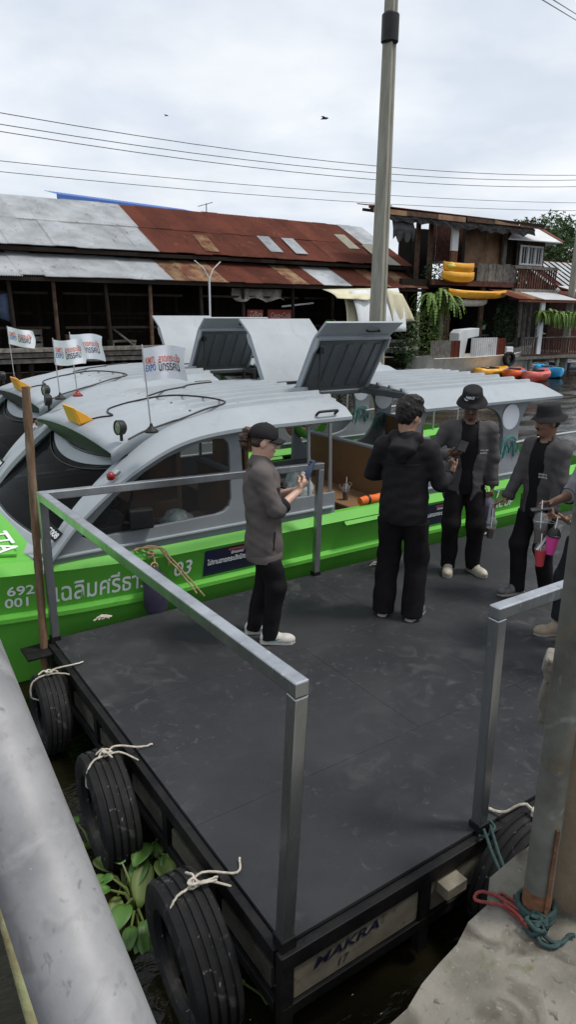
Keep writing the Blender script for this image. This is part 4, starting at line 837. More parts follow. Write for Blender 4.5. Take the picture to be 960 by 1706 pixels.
# --- two-storey shack
B = building('timber_shack', 'two storey patched timber shack with open balcony above the canal', 'house', (26, 22, 0))
v0 = 22.0
mb = MB(); a, b = 18.6, 29.6
mb.add([(a, 21.4, 6.95), (b, 21.2, 7.02), (b-.2, 23.6, 7.42), (a+1.7, 23.6, 7.40)], [(0, 1, 2, 3)]); B.mesh(mb, 'roof', 'wood_dark', solid=.10)
for i in range(12): B.inst(SHEET, (a+.45+i*.93, 21.35, 7.07), rot=(R(9.5), 0, R(-36 if i < 1 else -1)), sc=(1.16, 1.6 if i < 1 else 2.2, 1), mt='rust_sheet')
for i in range(6): B.box('fascia_board', 'wood_brown' if i % 2 else 'plywood', a+1.83*i+.05, a+1.83*(i+1)+random.uniform(-.1, .06), 21.30-.01*i, 21.35-.01*i, 6.82+.01*i-random.random()*.05, 6.98+.01*i)
for i in range(9): 
    mb = MB(); mb.bar((19.9+1.15*i, 21.5, 6.86), (19.9+1.15*i, 23.5, 7.22), .08, .12); B.mesh(mb, 'rafter', 'wood_dark')
# walls of the upper floor
def planks(k, x0, x1, y0, y1, v, m_, n, thick=.03, parent=None, gap=.94):
    a, b, z0, z1 = rect(x0, x1, y0, y1, v)
    for i in range(n):
        k.inst(PLANK, (a+(b-a)*(i+.5)/n, v+random.uniform(-.012, .012), z0+random.uniform(-.03, .02)), sc=((b-a)/n*gap, 1, z1-z0+random.uniform(-.03, .02)), mt=m_, parent=parent)
planks(B, 718, 771, 365, 440, 24.0, 'wood_red', 6); planks(B, 776, 846, 368, 446, 23.2, 'plywood', 2, gap=.985); planks(B, 842, 862, 375, 445, 23.0, 'wood_dark', 4); planks(B, 862, 905, 440, 450, 22.9, 'wood_brown', 5)
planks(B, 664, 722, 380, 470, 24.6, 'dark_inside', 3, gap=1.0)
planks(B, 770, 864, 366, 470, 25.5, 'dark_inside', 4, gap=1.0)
a, b, z0, z1 = rect(752, 762, 368, 474, 22.05); B.box('corner_post', 'white_sheet', a, b, 22.0, 22.12, (z0+z1)/2+.1, z1); B.box('corner_post', 'rusty', a, b, 22.0, 22.12, z0, (z0+z1)/2+.1)
for x in (697, 842, 718):
    a, b, z0, z1 = rect(x-3, x+3, 370, 470, 22.9); B.box('post', 'wood_grey' if x > 800 else 'wood_brown', a, b, 22.9, 23.0, z0, z1)
a, b, z0, z1 = rect(718, 862, 468, 477, 22.0); B.box('floor_beam', 'wood_red', a, b, 21.9, 22.05, z0, z1); B.box('upper_floor', 'wood_dark', a, b+3.4, 22.05, 26, z0+.03, z1-.03)
a, b, z0, z1 = rect(728, 795, 437, 441, 22.0); B.box('balcony_rail', 'wood_brown', a, b, 21.96, 22.04, z0, z1)
a, b, z0, z1 = rect(668, 728, 465, 478, 22.3); B.box('floor_beam', 'wood_dark', a, b, 22.2, 22.4, z0, z1)
planks(B, 795, 862, 440, 474, 21.95, 'wood_grey', 11); planks(B, 862, 928, 448, 484, 21.8, 'wood_red', 17, gap=.6)
a, b, z0, z1 = rect(858, 930, 444, 449, 21.75); B.box('balcony_rail', 'wood_grey', a, b, 21.7, 21.8, z0, z1); a, b, z0, z1 = rect(856, 928, 482, 488, 21.75); B.box('balcony_edge', 'wood_grey', a, b, 21.65, 21.85, z0, z1)
# hanging net under the eave
mb = MB(); rg = []
for i in range(33):
    u_ = lerp(19.6, 29.2, i/32); d_ = .18+.22*abs(noise.noise(Vector((u_*1.3, 0, 0))))+.14*math.sin(i*1.9)**2; rg.append([(u_, 21.45+.05*math.sin(i), 6.85), (u_, 21.40+.08*math.sin(i*2.2), 6.85-d_*.5), (u_+.1, 21.5, 6.85-d_)])
mb.loft(rg, False); B.mesh(mb, 'torn_net', 'net', solid=.01)
mb = MB(); rg = []
for i in range(9):
    u_ = lerp(20.0, 21.2, i/8); rg.append([(u_, 21.7, 6.7), (u_+.1*math.sin(i), 21.6, 6.3), (u_+.15, 21.75, 5.9+.15*math.sin(i*2))])
mb.loft(rg, False); B.mesh(mb, 'hanging_cloth', 'net', solid=.01)
# side room with window and pale roof
planks(B, 862, 908, 398, 446, 22.7, 'wood_brown', 8)
a, b, z0, z1 = rect(867, 903, 411, 441, 22.6); wn = B.box('window', 'window_dark', a, b, 22.6, 22.64, z0, z1)
for x in np.linspace(a, b, 4): B.box('window_frame', 'white_sheet', x-.045, x+.045, 22.54, 22.6, z0-.05, z1+.05, wn)
for z in (z0, z1): B.box('window_frame', 'white_sheet', a-.05, b+.05, 22.535, 22.6, z-.045, z+.045, wn)
for i in range(9): B.box('window_grille', 'white_sheet', lerp(a, b, (i+.5)/9)-.012, lerp(a, b, (i+.5)/9)+.012, 22.56, 22.59, z0, z1, wn)
mb = MB(); q = [pv(848, 398, 21.9), pv(938, 405, 21.5), pv(886, 374, 24.5), pv(866, 372, 24.5)]; mb.add(q, [(0, 1, 2, 3)]); mb.add([q[1], q[2], q[2]+Vector((1.5, 1.5, -.6)), q[1]+Vector((1.5, 2.5, 0))], [(0, 1, 2, 3)]); B.mesh(mb, 'side_roof', 'white_sheet', solid=.05)
mb = MB(); mb.bar(q[1]+Vector((.05, 0, .03)), q[2]+Vector((0, 0, .06)), .22, .06); B.mesh(mb, 'ridge_cap', 'rust_sheet')
# ground floor
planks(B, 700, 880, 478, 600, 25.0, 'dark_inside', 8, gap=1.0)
for x in (735, 742, 800, 862, 872):
    a, b, z0, z1 = rect(x-3, x+3, 478, 612, 22.2); B.box('post', 'wood_grey' if x in (735, 862, 872) else 'wood_brown', a, b, 22.15, 22.27, -.5, z1)
a, b, z0, z1 = rect(700, 885, 573, 580, 22.6); B.box('lower_floor', 'wood_dark', a, b, 22.4, 26, .75, .95)
planks(B, 728, 748, 520, 592, 22.4, 'wood_brown', 2)
for zz_ in (1.4, 1.9, 2.4): B.box('shelf', 'wood_grey', 22.6, 24.6, 22.9, 23.3, zz_, zz_+.05)
B.box('work_table', 'wood_grey', 25.6, 28.2, 22.9, 23.6, 1.75, 1.83); [B.box('table_leg', 'wood_grey', x, x+.08, 22.95, 23.03, .95, 1.75) for x in (25.7, 28.0)]
# --- porch
Pch = building('waterside_porch', 'covered waterside porch with brown slat railing and patched rusty roof', 'porch', (31, 20.5, 0))
a0, a1 = pv(858, 490, 20.5).x, pv(1010, 500, 20.5).x
n_ = 8
for i in range(n_): Pch.inst(SHEET, (lerp(a0, a1, (i+.5)/n_), 20.2, 3.55), rot=(R(14), 0, 0), sc=((a1-a0)/n_/.76, 2.0, 1), mt='white_sheet' if i in (2, 3, 4) else ('rust_sheet' if i != 1 else 'rust_streak'))
Pch.box('eave_beam', 'rust_sheet', a0, a1, 20.18, 20.24, 3.42, 3.50)
a, b, z0, z1 = rect(898, 904, 505, 592, 20.4); Pch.box('white_post', 'white_sheet', a, b, 20.35, 20.46, .95, 3.5)
for x in (868, 876, 884): a, b, z0, z1 = rect(x-2, x+2, 505, 562, 21.2); Pch.box('screen_slat', 'wood_grey', a, b, 21.2, 21.25, z0, z1)
aL, aR = pv(886, 575, 20.4).x, pv(1010, 575, 20.4).x; zf = pv(920, 592, 20.4).z; zr = pv(920, 561, 20.4).z
Pch.box('floor', 'wood_grey', aL-1.6, aR, 20.3, 25, zf-.14, zf); Pch.box('hand_rail', 'wood_grey', aL-.6, aR, 20.36, 20.44, zr-.06, zr)
for i in range(30): Pch.inst(SLAT, (lerp(aL+.35, aR, i/29), 20.42, zf+.08), sc=(1.4, 1, zr-zf-.14), mt='wood_red')
for i in range(6): Pch.inst(SLAT, (lerp(aL-.6, aL+.2, i/5), 20.42, zf+.08), sc=(.8, 1, zr-zf-.14), mt='wood_grey')
Pch.box('bottom_rail', 'wood_red', aL-.6, aR, 20.38, 20.46, zf+.03, zf+.10); Pch.box('back_wall', 'dark_inside', aL-1, aR, 24.2, 24.3, zf, 3.6)
for u in (aL+.3, aL+2.5, aL+4.5): mb = MB(); mb.tube([(u, 20.6, -.8), (u, 20.6, zf-.1)], .11, 10); Pch.mesh(mb, 'stilt', 'pole_concrete', smooth=40)
# roofs further right
Rr = building('right_hand_house', 'house behind the porch with silver striped and rusty roof', 'house', (34, 25, 0))
pa, pb = pv(900, 425, 27), pv(900, 500, 24); a0, a1 = pv(896, 470, 25).x, pv(1000, 470, 25).x
for i in range(10): Rr.inst(SHEET, (lerp(a0, a1, (i+.5)/10), 23.6, 4.1), rot=(R(34), 0, R(14)), sc=((a1-a0)/10/.80, 3.2, 1), mt='rust_sheet' if i in (1,) else 'silver_sheet')
Rr.box('wall', 'wood_red', a0, a1, 25.6, 25.7, .6, 5.2); Rr.box('ridge_board', 'rust_sheet', a0+.6, a1, 26.2, 26.4, 5.75, 5.95)
for i in range(6): Rr.inst(SHEET, (lerp(a0+.3, a1, (i+.5)/6), 21.9, 3.86), rot=(R(16), 0, R(5)), sc=(1.2, 1.9, 1), mt='rust_streak' if i % 3 else 'white_sheet')

# ---------------------------------------------------------------- plants
def foliage(mb, c, rad, n, ls, droop=0.0, shell=.55):
    for _ in range(n):
        d = Vector((random.gauss(0, 1), random.gauss(0, 1), random.gauss(0, 1))).normalized(); r_ = random.uniform(shell, 1)**.6; k_ = 1+.35*noise.noise(d*2.2+Vector(c))
        p = Vector(c)+Vector((d.x*rad[0], d.y*rad[1], d.z*rad[2]))*r_*k_; a = Vector((random.gauss(0, 1), random.gauss(0, 1), random.gauss(0, .5)-droop)).normalized(); b = a.cross(Vector((random.gauss(0, 1), random.gauss(0, 1), random.gauss(0, 1)))).normalized(); l_ = ls*random.uniform(.6, 1.4)
        mb.add([p-b*l_*.28, p+a*l_*.5-b*l_*.05, p+a*l_, p+a*l_*.5+b*l_*.3], [(0, 1, 2, 3)])
def fronds(mb, c, n, L, droop, ls=.07, up=.3):
    for _ in range(n):
        q = random.uniform(0, 6.28); d = Vector((math.cos(q), math.sin(q)*.6, random.uniform(-.1, up+.3))); p = Vector(c)+Vector((random.gauss(0, .12), random.gauss(0, .08), random.gauss(0, .05))); v_ = d*L/7
        for i in range(8):
            nx_ = p+v_; s_ = v_.cross(Vector((0, 0, 1))).normalized(); w_ = ls*(1-i/9)
            for e in (-1, 1): mb.add([p, p+s_*e*w_*1.6+v_*.5, p+s_*e*w_*1.4+v_*.9-Vector((0, 0, .01)), nx_], [(0, 1, 2, 3)])
            p = nx_; v_ = (v_+Vector((0, 0, -droop*L/16))).normalized()*L/7
def plant(name, c, build_, m_, label, cat='plant', group=None, pot=None):
    r_ = thing(name, label, cat, c, 0, group); mb = MB(); build_(mb); mb.build('foliage', m_, r_)
    if pot: mb = MB(); mb.lathe([(0, -pot), (pot*.55, -pot), (pot*.8, 0), (pot*.7, 0), (0, -.04)], (0, 0, 0), 12); mb.build('pot', 'pot', r_)
    return r_
q = pv(705, 560, 21.7)
def vine(mb):
    for _ in range(46):
        x = random.uniform(-.9, 1.0); z = random.uniform(1.0, 2.4); L = random.uniform(.6, 2.2); 
        for i in range(int(L/.05)): foliage(mb, (x+.12*math.sin(i*.4), random.uniform(-.2, .2), z-i*.05), (.10, .1, .06), 1, .12, .6)
plant('creeper', (q.x+.4, 21.8, 1.2), vine, 'fern', 'green creeper hanging beside the shack corner by the bamboo stake')
q = pv(735, 500, 21.6); plant('hanging_fern', (q.x, 21.6, q.z+.3), lambda mb: [fronds(mb, (x, 0, z), 22, 1.0, .8, .08) for x, z in ((-.8, -.1), (0, 0), (.6, -.25), (-.3, -.5))], 'fern', 'large yellow green fern spreading under the shack balcony')
q = pv(918, 525, 20.1); plant('hanging_fern', (q.x, 20.1, q.z+.15), lambda mb: [fronds(mb, (x, 0, 0), 26, .62, 1.2, .07, .1) for x in (-.6, -.1, .4)], 'fern', 'leafy yellow green fern hanging at the porch, nearest the white post', 'plant', 'ferns at the porch')
q = pv(945, 528, 20.0); plant('hanging_fern', (q.x, 20.0, q.z+.2), lambda mb: [fronds(mb, (x, 0, 0), 30, .8, 1.8, .05, .0) for x in (-.5, 0, .5)], 'fern', 'long drooping fern hanging at the porch, at the right edge', 'plant', 'ferns at the porch')
q = pv(555, 540, 21.7); plant('potted_plant', (q.x, 21.7, q.z), lambda mb: fronds(mb, (0, 0, .05), 22, .45, .8, .07, .5), 'leaf', 'small potted plant under the cream tarpaulin', pot=.25)
q = pv(845, 520, 22.1); plant('leafy_shrub', (q.x, 22.1, 1.9), lambda mb: foliage(mb, (0, 0, .3), (.75, .4, 1.3), 900, .2, .3), 'leaf_dark', 'dark leafy shrub climbing the ground floor post of the shack')
q = pv(805, 545, 22.2); plant('potted_plant', (q.x, 22.2, q.z+.1), lambda mb: fronds(mb, (0, 0, 0), 20, .6, .5, .06, .8), 'leaf_dark', 'spiky potted plant on the shack work table', pot=.2)
q = pv(680, 560, 21.5); plant('leafy_shrub', (q.x, 21.5, 1.3), lambda mb: foliage(mb, (0, 0, .4), (.6, .4, 1.1), 600, .2, .4), 'leaf_dark', 'dark green shrub between the row house and the shack')
q = pv(640, 575, 21.3); plant('potted_plant', (q.x, 21.3, q.z), lambda mb: fronds(mb, (0, 0, 0), 18, .55, .9, .05, .4), 'leaf_dark', 'drooping plant on the ledge beside the concrete pole', pot=.2)
q = pv(735, 465, 22.2); plant('balcony_plant', (q.x-.4, 22.2, q.z), lambda mb: foliage(mb, (0, 0, .35), (.7, .3, .4), 260, .16, .2), 'leaf_dark', 'small bush on the balcony beside the yellow kayaks', pot=.15)
def tree(c, R_, H, label, n=4200):
    r_ = thing('tree', label, 'tree', c); mb = MB(); mb.tube([(0, 0, 0), (.1, 0, H*.3), (0, .1, H*.6)], [.3, .24, .12], 10)
    for i in range(7): q_ = i*.9; mb.tube([(0, 0, H*.35+.2*i), (R_*.4*math.cos(q_), R_*.4*math.sin(q_), H*.6+.15*i), (R_*.75*math.cos(q_), R_*.75*math.sin(q_), H*.72+.1*i)], [.13, .08, .03], 6)
    mb.build('trunk', 'bark', r_, smooth=50); mb = MB()
    for i in range(26):
        d = Vector((random.gauss(0, 1), random.gauss(0, 1), random.gauss(0, .7))).normalized(); cc = Vector((d.x*R_*.75, d.y*R_*.75, H*.76+d.z*H*.20)); s_ = random.uniform(.28, .45)*R_
        foliage(mb, cc, (s_, s_, s_*.62), n//26, .40, .1, .3)
    mb.build('crown', 'tree_leaf', r_); return r_
q = pv(955, 420, 34); tree((q.x+1, 36, .5), 4.6, 10.2, 'dense green tree rising behind the right hand roofs', 11000)
q = pv(898, 420, 40); tree((q.x+2, 43, .5), 3.4, 10.2, 'smaller dark tree top beside the dense green tree', 6000)

# ---------------------------------------------------------------- kayaks, barge
def kayak(p, rz, m_, label, L=2.8, wd=.72, H=.30, m2=None, roll=0, group='kayaks by the shack'):
    o = thing('kayak', label, 'kayak', p, rz, group); mb = MB(); rg = []; n = 15
    for i in range(n):
        t = i/(n-1)*2-1; w_ = wd/2*max(.04, (1-abs(t)**2.6))**.7; h_ = H*(1-.25*abs(t)**3); rk = .16*abs(t)**3
        rg.append([(t*L/2, -w_*.55, 0+rk), (t*L/2, -w_*.95, h_*.45+rk), (t*L/2, -w_, h_*.8+rk), (t*L/2, -w_*.8, h_+rk), (t*L/2, -w_*.45, h_*(1.02 if abs(t) > .45 else .72)+rk), (t*L/2, 0, h_*(1.06 if abs(t) > .45 else .66)+rk), (t*L/2, w_*.45, h_*(1.02 if abs(t) > .45 else .72)+rk), (t*L/2, w_*.8, h_+rk), (t*L/2, w_, h_*.8+rk), (t*L/2, w_*.95, h_*.45+rk), (t*L/2, w_*.55, rk)])
    mb.loft(rg, True, True)
    if m2:
        mb.m = [1 if abs((sum(mb.v[i][0] for i in f)/len(f))) < L*.22 else 0 for f in mb.f]
    mb.build('kayak_hull', [m_, m2] if m2 else m_, o, smooth=50)
    for sx in (-1, 1): mb = MB(); mb.box((sx*L*.13-.1, 0, H*.86), (.08, wd*.55, H*.45), Matrix.Rotation(.25, 3, 'Y')); mb.build('seat_back', 'black_plastic', o, bevel=.02)
    o.rotation_euler.x = roll; return o
for px, rz, m_, m2, lab, L in (((818, 622), R(4), 'yellow_kayak', None, 'yellow kayak afloat, nearest the white barge', 2.6), ((856, 624), R(28), 'orange_kayak', 'blue_kayak', 'orange and blue kayak afloat between the yellow and red ones', 2.4), ((893, 627), R(16), 'red_kayak', None, 'red kayak afloat next to the light blue one', 2.7), ((914, 619), R(58), 'cyan_kayak', None, 'light blue kayak afloat behind the red one', 3.0)):
    q = pz(px[0], px[1]+5, .08); kayak((q.x, q.y, -.04), rz, m_, lab, L*.92, 1.0, .5, m2)
q = pz(955, 612, .05); kayak((q.x+.4, q.y, -.02), R(-8), 'navy_kayak', 'long white and navy kayak floating under the porch', 4.2, .75, .3, 'white_sheet')
q = pv(766, 470, 21.6); kayak((q.x, 21.7, q.z), R(2), 'yellow_kayak', 'lower of two stacked yellow kayaks on the balcony', 2.2, .7, .42); kayak((q.x+.05, 21.75, q.z+.40), R(2), 'yellow_kayak', 'upper of two stacked yellow kayaks on the balcony', 2.1, .7, .42)
q = pv(797, 494, 21.5); kayak((q.x, 21.5, q.z-.1), R(0), 'yellow_kayak', 'long yellow kayak slung under the balcony', 4.0, .7, .34); q = pv(785, 506, 21.7); kayak((q.x, 21.8, q.z-.12), R(2), 'boat_white', 'white canoe slung below the long yellow kayak', 2.6, .6, .3)
mat('pale_yellow', (.62, .60, .10), .6); q = pv(752, 443, 21.6); lump('yellow_float', (q.x, 21.6, q.z), (.22, .18, .15), 'pale_yellow', 'round pale yellow float on top of the stacked kayaks', 'float', 3)
bq = pz(790, 611, 0); bq = Vector((pv(790, 600, 21.2).x, 21.2, 0)); bg_ = thing('work_barge', 'old white work barge with corrugated side panels before the shack', 'barge', (bq.x, bq.y, 0), R(0))
K = lambda x: pv(x, 600, bq.y-.8).x-bq.x
mb = MB(); rg = []
for x, w_, rk in ((716, .7, .15), (722, .85, 0), (790, .9, 0), (850, .85, .05), (885, .55, .2), (903, .12, .38)): rg.append([(K(x), -w_*.7, -.2+rk*.6), (K(x), -w_, .45+rk), (K(x), -w_-.05, .52+rk), (K(x), -w_+.06, .54+rk), (K(x), 0, .40+rk), (K(x), w_-.06, .54+rk), (K(x), w_+.05, .52+rk), (K(x), w_, .45+rk), (K(x), w_*.7, -.2+rk*.6)])
rg = [[(a_, b_, c_+.42*(c_ > 0)) for a_, b_, c_ in q_] for q_ in rg]; mb.loft(rg, True, True); mb.build('barge_hull', 'boat_white', bg_, smooth=30)
def wave_panel(x0, x1, z0, z1, m_): 
    mb = MB(); n = 60; mb.loft([[(lerp(K(x0), K(x1), i/n), -.75+.02*math.sin(i*1.3), z) for i in range(n+1)] for z in (z0, z1)], False); mb.build('corrugated_panel', m_, bg_, solid=.01)
wave_panel(718, 752, .92, 1.72, 'wood_grey'); wave_panel(752, 767, .92, 1.70, 'rust_sheet'); wave_panel(785, 828, .92, 1.80, 'silver_sheet'); wave_panel(828, 842, .92, 1.76, 'rust_sheet')
mb = MB(); mb.plate([(K(775), .85), (K(775), 2.0), (K(780), 2.15), (K(808), 2.22), (K(808), 1.85), (K(790), 1.75), (K(786), .85)], [], lambda a, b: (a, -.35, b), (0, .6, 0)); mb.build('console', 'white_sheet', bg_, bevel=.03)
mb = MB(); mb.box((K(858), -.1, 1.15), (.5, .8, .36)); mb.build('motor_box', 'white_sheet', bg_, bevel=.05)
mb = MB(); mb.tube([(K(846), -.2, .9), (K(850), -.25, 1.5), (K(862), 0, 1.8), (K(880), .2, 1.2)], .03, 6); mb.tube([(K(845), 0, 1.4), (K(870), -.2, 1.45)], .09, 8); mb.build('engine', 'black_plastic', bg_, smooth=40)
o = ty0.copy(); C.objects.link(o); o.parent = None; place(o, (bq.x+K(843), bq.y-1.0, .80), R(85)); o.scale = (1.1,)*3; o.rotation_euler.y = 0; tag(o, 'small black tyre hung on the white barge', 'tyre'); o['group'] = 'tyre on the barge'; del o['group']
# stake, concrete poles, wires, birds
q = pz(708, 612, 0); t_ = pv(712, 470, q.y); mb = MB(); mb.tube([(q.x, q.y, -.8), (lerp(q.x, t_.x, .5), q.y, t_.z/2), (t_.x, q.y, t_.z)], [.055, .05, .045], 8); tag(place(mb.build('bamboo_stake', 'bamboo', smooth=40)), 'tall bamboo stake in the water before the green creeper', 'pole')
def concrete_pole(p, H, w0, w1, lab):
    r_ = thing('utility_pole', lab, 'utility pole', p, R(20)); mb = MB(); rg = []
    for i in range(9):
        t = i/8; w_ = lerp(w0, w1, t)/2; g_ = w_*.22; z = -1.2+(H+1.2)*t
        rg.append([(-w_, -w_, z), (-g_*1.6, -w_, z), (-g_, -w_+g_, z), (g_, -w_+g_, z), (g_*1.6, -w_, z), (w_, -w_, z), (w_, w_, z), (-w_, w_, z)])
    mb.loft(rg, True, True); mb.build('pole_shaft', 'pole_concrete', r_, bevel=.012); return r_
d0 = ray(629, 545); pp = loc(CP+d0*(13.6/d0.y)); P_ = concrete_pole((pp.x, pp.y, 0), 9.5, .29, .155, 'tall concrete utility pole with black band behind the boats')
zb = pd(647, 42, 13.6/ray(647, 42).y).z
mb = MB(); mb.tube([(0, 0, zb-.28), (0, 0, zb-.25), (0, 0, zb+.15), (0, 0, zb+.18)], [.12, .15, .15, .12], 14); mb.build('black_sleeve', 'black_plastic', P_, smooth=40)
q = pv(952, 500, 21.0); P2_ = concrete_pole((q.x, 21.0, 0), 7.0, .36, .26, 'concrete utility pole at the right edge by the porch')
mb = MB(); q2 = pv(957, 333, 21.0); mb.cyl((-.2, -.1, q2.z-0), (.35, -.1, q2.z+.03), .05, n=8); mb.build('lamp_arm', 'black_plastic', P2_)
wires = [((0, 188), (960, 292), 24), ((0, 207), (960, 300), 24), ((0, 219), (960, 311), 24), ((0, 268), (960, 338), 30), ((0, 286), (960, 351), 30)]
for i, (a_, b_, v) in enumerate(wires):
    A_, B_ = pv(a_[0], a_[1], v), pv(b_[0], b_[1], v); m_ = []
    for t in np.linspace(-.5, 1.6, 30): p = A_.lerp(B_, t); m_.append((p.x, p.y, p.z-.9*(1-(2*t-1)**2)*(.55 if i < 3 else .35)))
    mb = MB(); mb.tube(m_, .014, 5); tag(place(mb.build('overhead_wire', 'black_plastic')), ['topmost of the three dark overhead wires', 'middle one of the three dark overhead wires', 'lowest of the three dark overhead wires', 'upper of the two faint wires low above the roofs', 'lower of the two faint wires low above the roofs'][i], 'wire', 'overhead wires')
for i, (x0, y0, x1, y1) in enumerate(((905, 0, 968, 38), (915, -5, 968, 28))):
    A_, B_ = pd(x0, y0, 9), pd(x1, y1, 14); mb = MB(); mb.tube([A_+(A_-B_)*.5, A_, B_, B_+(B_-A_)], .007, 5); tag(place(mb.build('overhead_wire', 'black_plastic')), ['lower', 'upper'][i]+' of two wires crossing the top right corner', 'wire', 'overhead wires')
for (x, y, d_, s_, lab) in ((541, 198, 30, .32, 'dark bird flying left of the concrete pole'), (277, 193, 50, .28, 'tiny distant bird in the upper left sky')):
    q = pd(x, y, d_); mb = MB(); mb.tube([(-s_*.6, 0, 0), (-s_*.2, 0, .02), (s_*.35, 0, .02), (s_*.6, 0, .0)], [.02*s_, .13*s_, .12*s_, .02*s_], 8)
    for e in (-1, 1): mb.add([(-s_*.15, 0, .03), (s_*.25, 0, .03), (s_*.1, e*s_*.5, s_*.22), (-s_*.12, e*s_*1.0, s_*.1), (-s_*.3, e*s_*.5, s_*.18)], [(0, 1, 2, 3, 4)])
    tag(place(mb.build('bird', 'black_plastic'), q, R(-60)), lab, 'bird')
# ---------------------------------------------------------------- water hyacinth beside the pontoon
def hyacinth(p, n, label, sc=1.0):
    r_ = thing('water_hyacinth', label, 'plant', p, random.uniform(0, 6), 'water hyacinth between pontoon and rail')
    for i in range(n):
        q = random.uniform(0, 6.28); d = Vector((math.cos(q), math.sin(q), 0)); L = random.uniform(.12, .26)*sc; hgt = random.uniform(.06, .24)*sc; s_ = d.cross(Vector((0, 0, 1)))
        tip = d*L+Vector((0, 0, hgt)); mb = MB(); mb.tube([(0, 0, -.03), tuple(d*L*.4+Vector((0, 0, hgt*.7))), tuple(tip)], [.010, .008, .005], 6); st = mb.build('leaf_stalk', 'stem', r_, smooth=50)
        mb = MB(); ln = random.uniform(.12, .22)*sc; tl_ = random.uniform(-.5, .5); dn = (d+Vector((0, 0, tl_))).normalized(); rg = []
        for t in np.linspace(0, 1, 7):
            w_ = ln*.30*math.sin(math.pi*min(1, t*.93+.05))**.7+.002; c_ = tip+dn*ln*t-Vector((0, 0, .05*t*t)); rg.append([c_+s_*w_*e+Vector((0, 0, .35*w_*abs(e))) for e in (-1, -.5, 0, .5, 1)])
        mb.loft(rg, False); mb.build('leaf_blade', random.choice(['leaf', 'leaf', 'leaf_yellow']), st, smooth=70, solid=.003)
for (x, y), n, sc, lab in (((150, 1395), 6, .8, 'sparse water hyacinth left of the middle tyre'), ((255, 1430), 10, 1.1, 'broad leaved water hyacinth clump between the middle and nearest tyres'), ((225, 1500), 9, 1.0, 'bright water hyacinth leaves left of the nearest tyre'), ((285, 1400), 7, 1.0, 'tall water hyacinth leaves pressed against the pontoon side'), ((205, 1465), 7, .9, 'low yellowing water hyacinth leaves by the handrail'), ((455, 1665), 3, .7, 'dim water hyacinth leaf below the pontoon corner')):
    q = pz(x, y, .05); hyacinth((q.x, q.y, 0), n, lab, sc*.82)

# ---------------------------------------------------------------- odds and ends standing in the dark stalls of the row house
def stall(name, p, mb, m_, label, cat): tag(place(mb.build(name, m_, bevel=.012), p, random.uniform(-.25, .25)), label, cat)
def crate_mb(w_, d_, h_):
    mb = MB(); mb.box((0, 0, .03), (w_, d_, .03))
    for k_ in range(3):
        z = h_*(.2+.32*k_); mb.box((0, -d_/2, z), (w_, .025, h_*.22)); mb.box((0, d_/2, z), (w_, .025, h_*.22)); mb.box((-w_/2, 0, z), (.025, d_, h_*.22)); mb.box((w_/2, 0, z), (.025, d_, h_*.22))
    for x in (-1, 1):
        for y in (-1, 1): mb.box((x*w_*.47, y*d_*.46, h_/2), (.05, .05, h_))
    return mb
stall('wooden_crate', (6.6, 22.7, 1.6), crate_mb(.8, .5, .5), 'wood_brown', 'slatted wooden crate in the stall between the two leftmost brown posts', 'crate')
stall('wooden_crate', (4.9, 22.9, 1.6), crate_mb(.9, .6, .7), 'wood_grey', 'larger grey slatted crate at the far left of the dark stalls', 'crate')
stall('cardboard_box', (13.1, 22.8, 1.6), MB().box((0, 0, .3), (.7, .5, .6)).box((.1, .0, .62), (.5, .4, .03)), 'carton', 'brown cardboard box below the small red soda sign', 'box')
stall('cardboard_box', (16.0, 22.9, 1.6), MB().box((0, 0, .45), (.8, .5, .9)).box((-.1, -.2, .93), (.4, .3, .03)), 'carton', 'tall brown cardboard box right of the wide soda sign', 'box')
mb = MB(); mb.lathe([(0, 0), (.22, 0), (.30, .25), (.33, .42), (.30, .42), (.2, .05), (0, .05)], (0, 0, 0), 16); stall('woven_basket', (11.9, 22.7, 1.6), mb, 'basket', 'round woven basket left of the cardboard box under the soda sign', 'basket')
mb = MB(); rg = []
for i in range(15): u_ = i*.13; rg.append([(u_, .06*math.sin(i*1.3), 0), (u_, .08*math.sin(i*1.3+.6), -.45), (u_+.03, .10*math.sin(i*1.3+1), -.85-.08*math.sin(i))])
mb.loft(rg, False); o = mb.build('hanging_cloth', 'cloth_blue', smooth=60, solid=.01); tag(place(o, (2.6, 22.4, 3.4)), 'dark blue cloth hung up at the left end of the row house', 'cloth')
mb = MB(); rg = []
for i in range(19): u_ = i*.13; rg.append([(u_, .06*math.sin(i*1.1), 0), (u_, .08*math.sin(i*1.1+.6), -.25), (u_+.03, -.2+.1*math.sin(i*1.1+1), -.42-.08*math.sin(i*.7))])
mb.loft(rg, False); o = mb.build('hanging_cloth', 'wood_grey', smooth=60, solid=.01); tag(place(o, (12.6, 22.4, 3.75)), 'grey canvas slung under the rusty eave above the soda signs', 'cloth')
mb = MB(); mb.box((0, 0, .9), (1.6, .05, .06)); [mb.box((x, 0, .45), (.06, .05, .9)) for x in (-.75, -.25, .25, .75)]; mb.box((0, 0, .12), (1.6, .05, .06)); stall('low_fence', (14.9, 22.15, 1.62), mb, 'wood_grey', 'low grey wooden gate in front of the stall by the soda signs', 'gate')

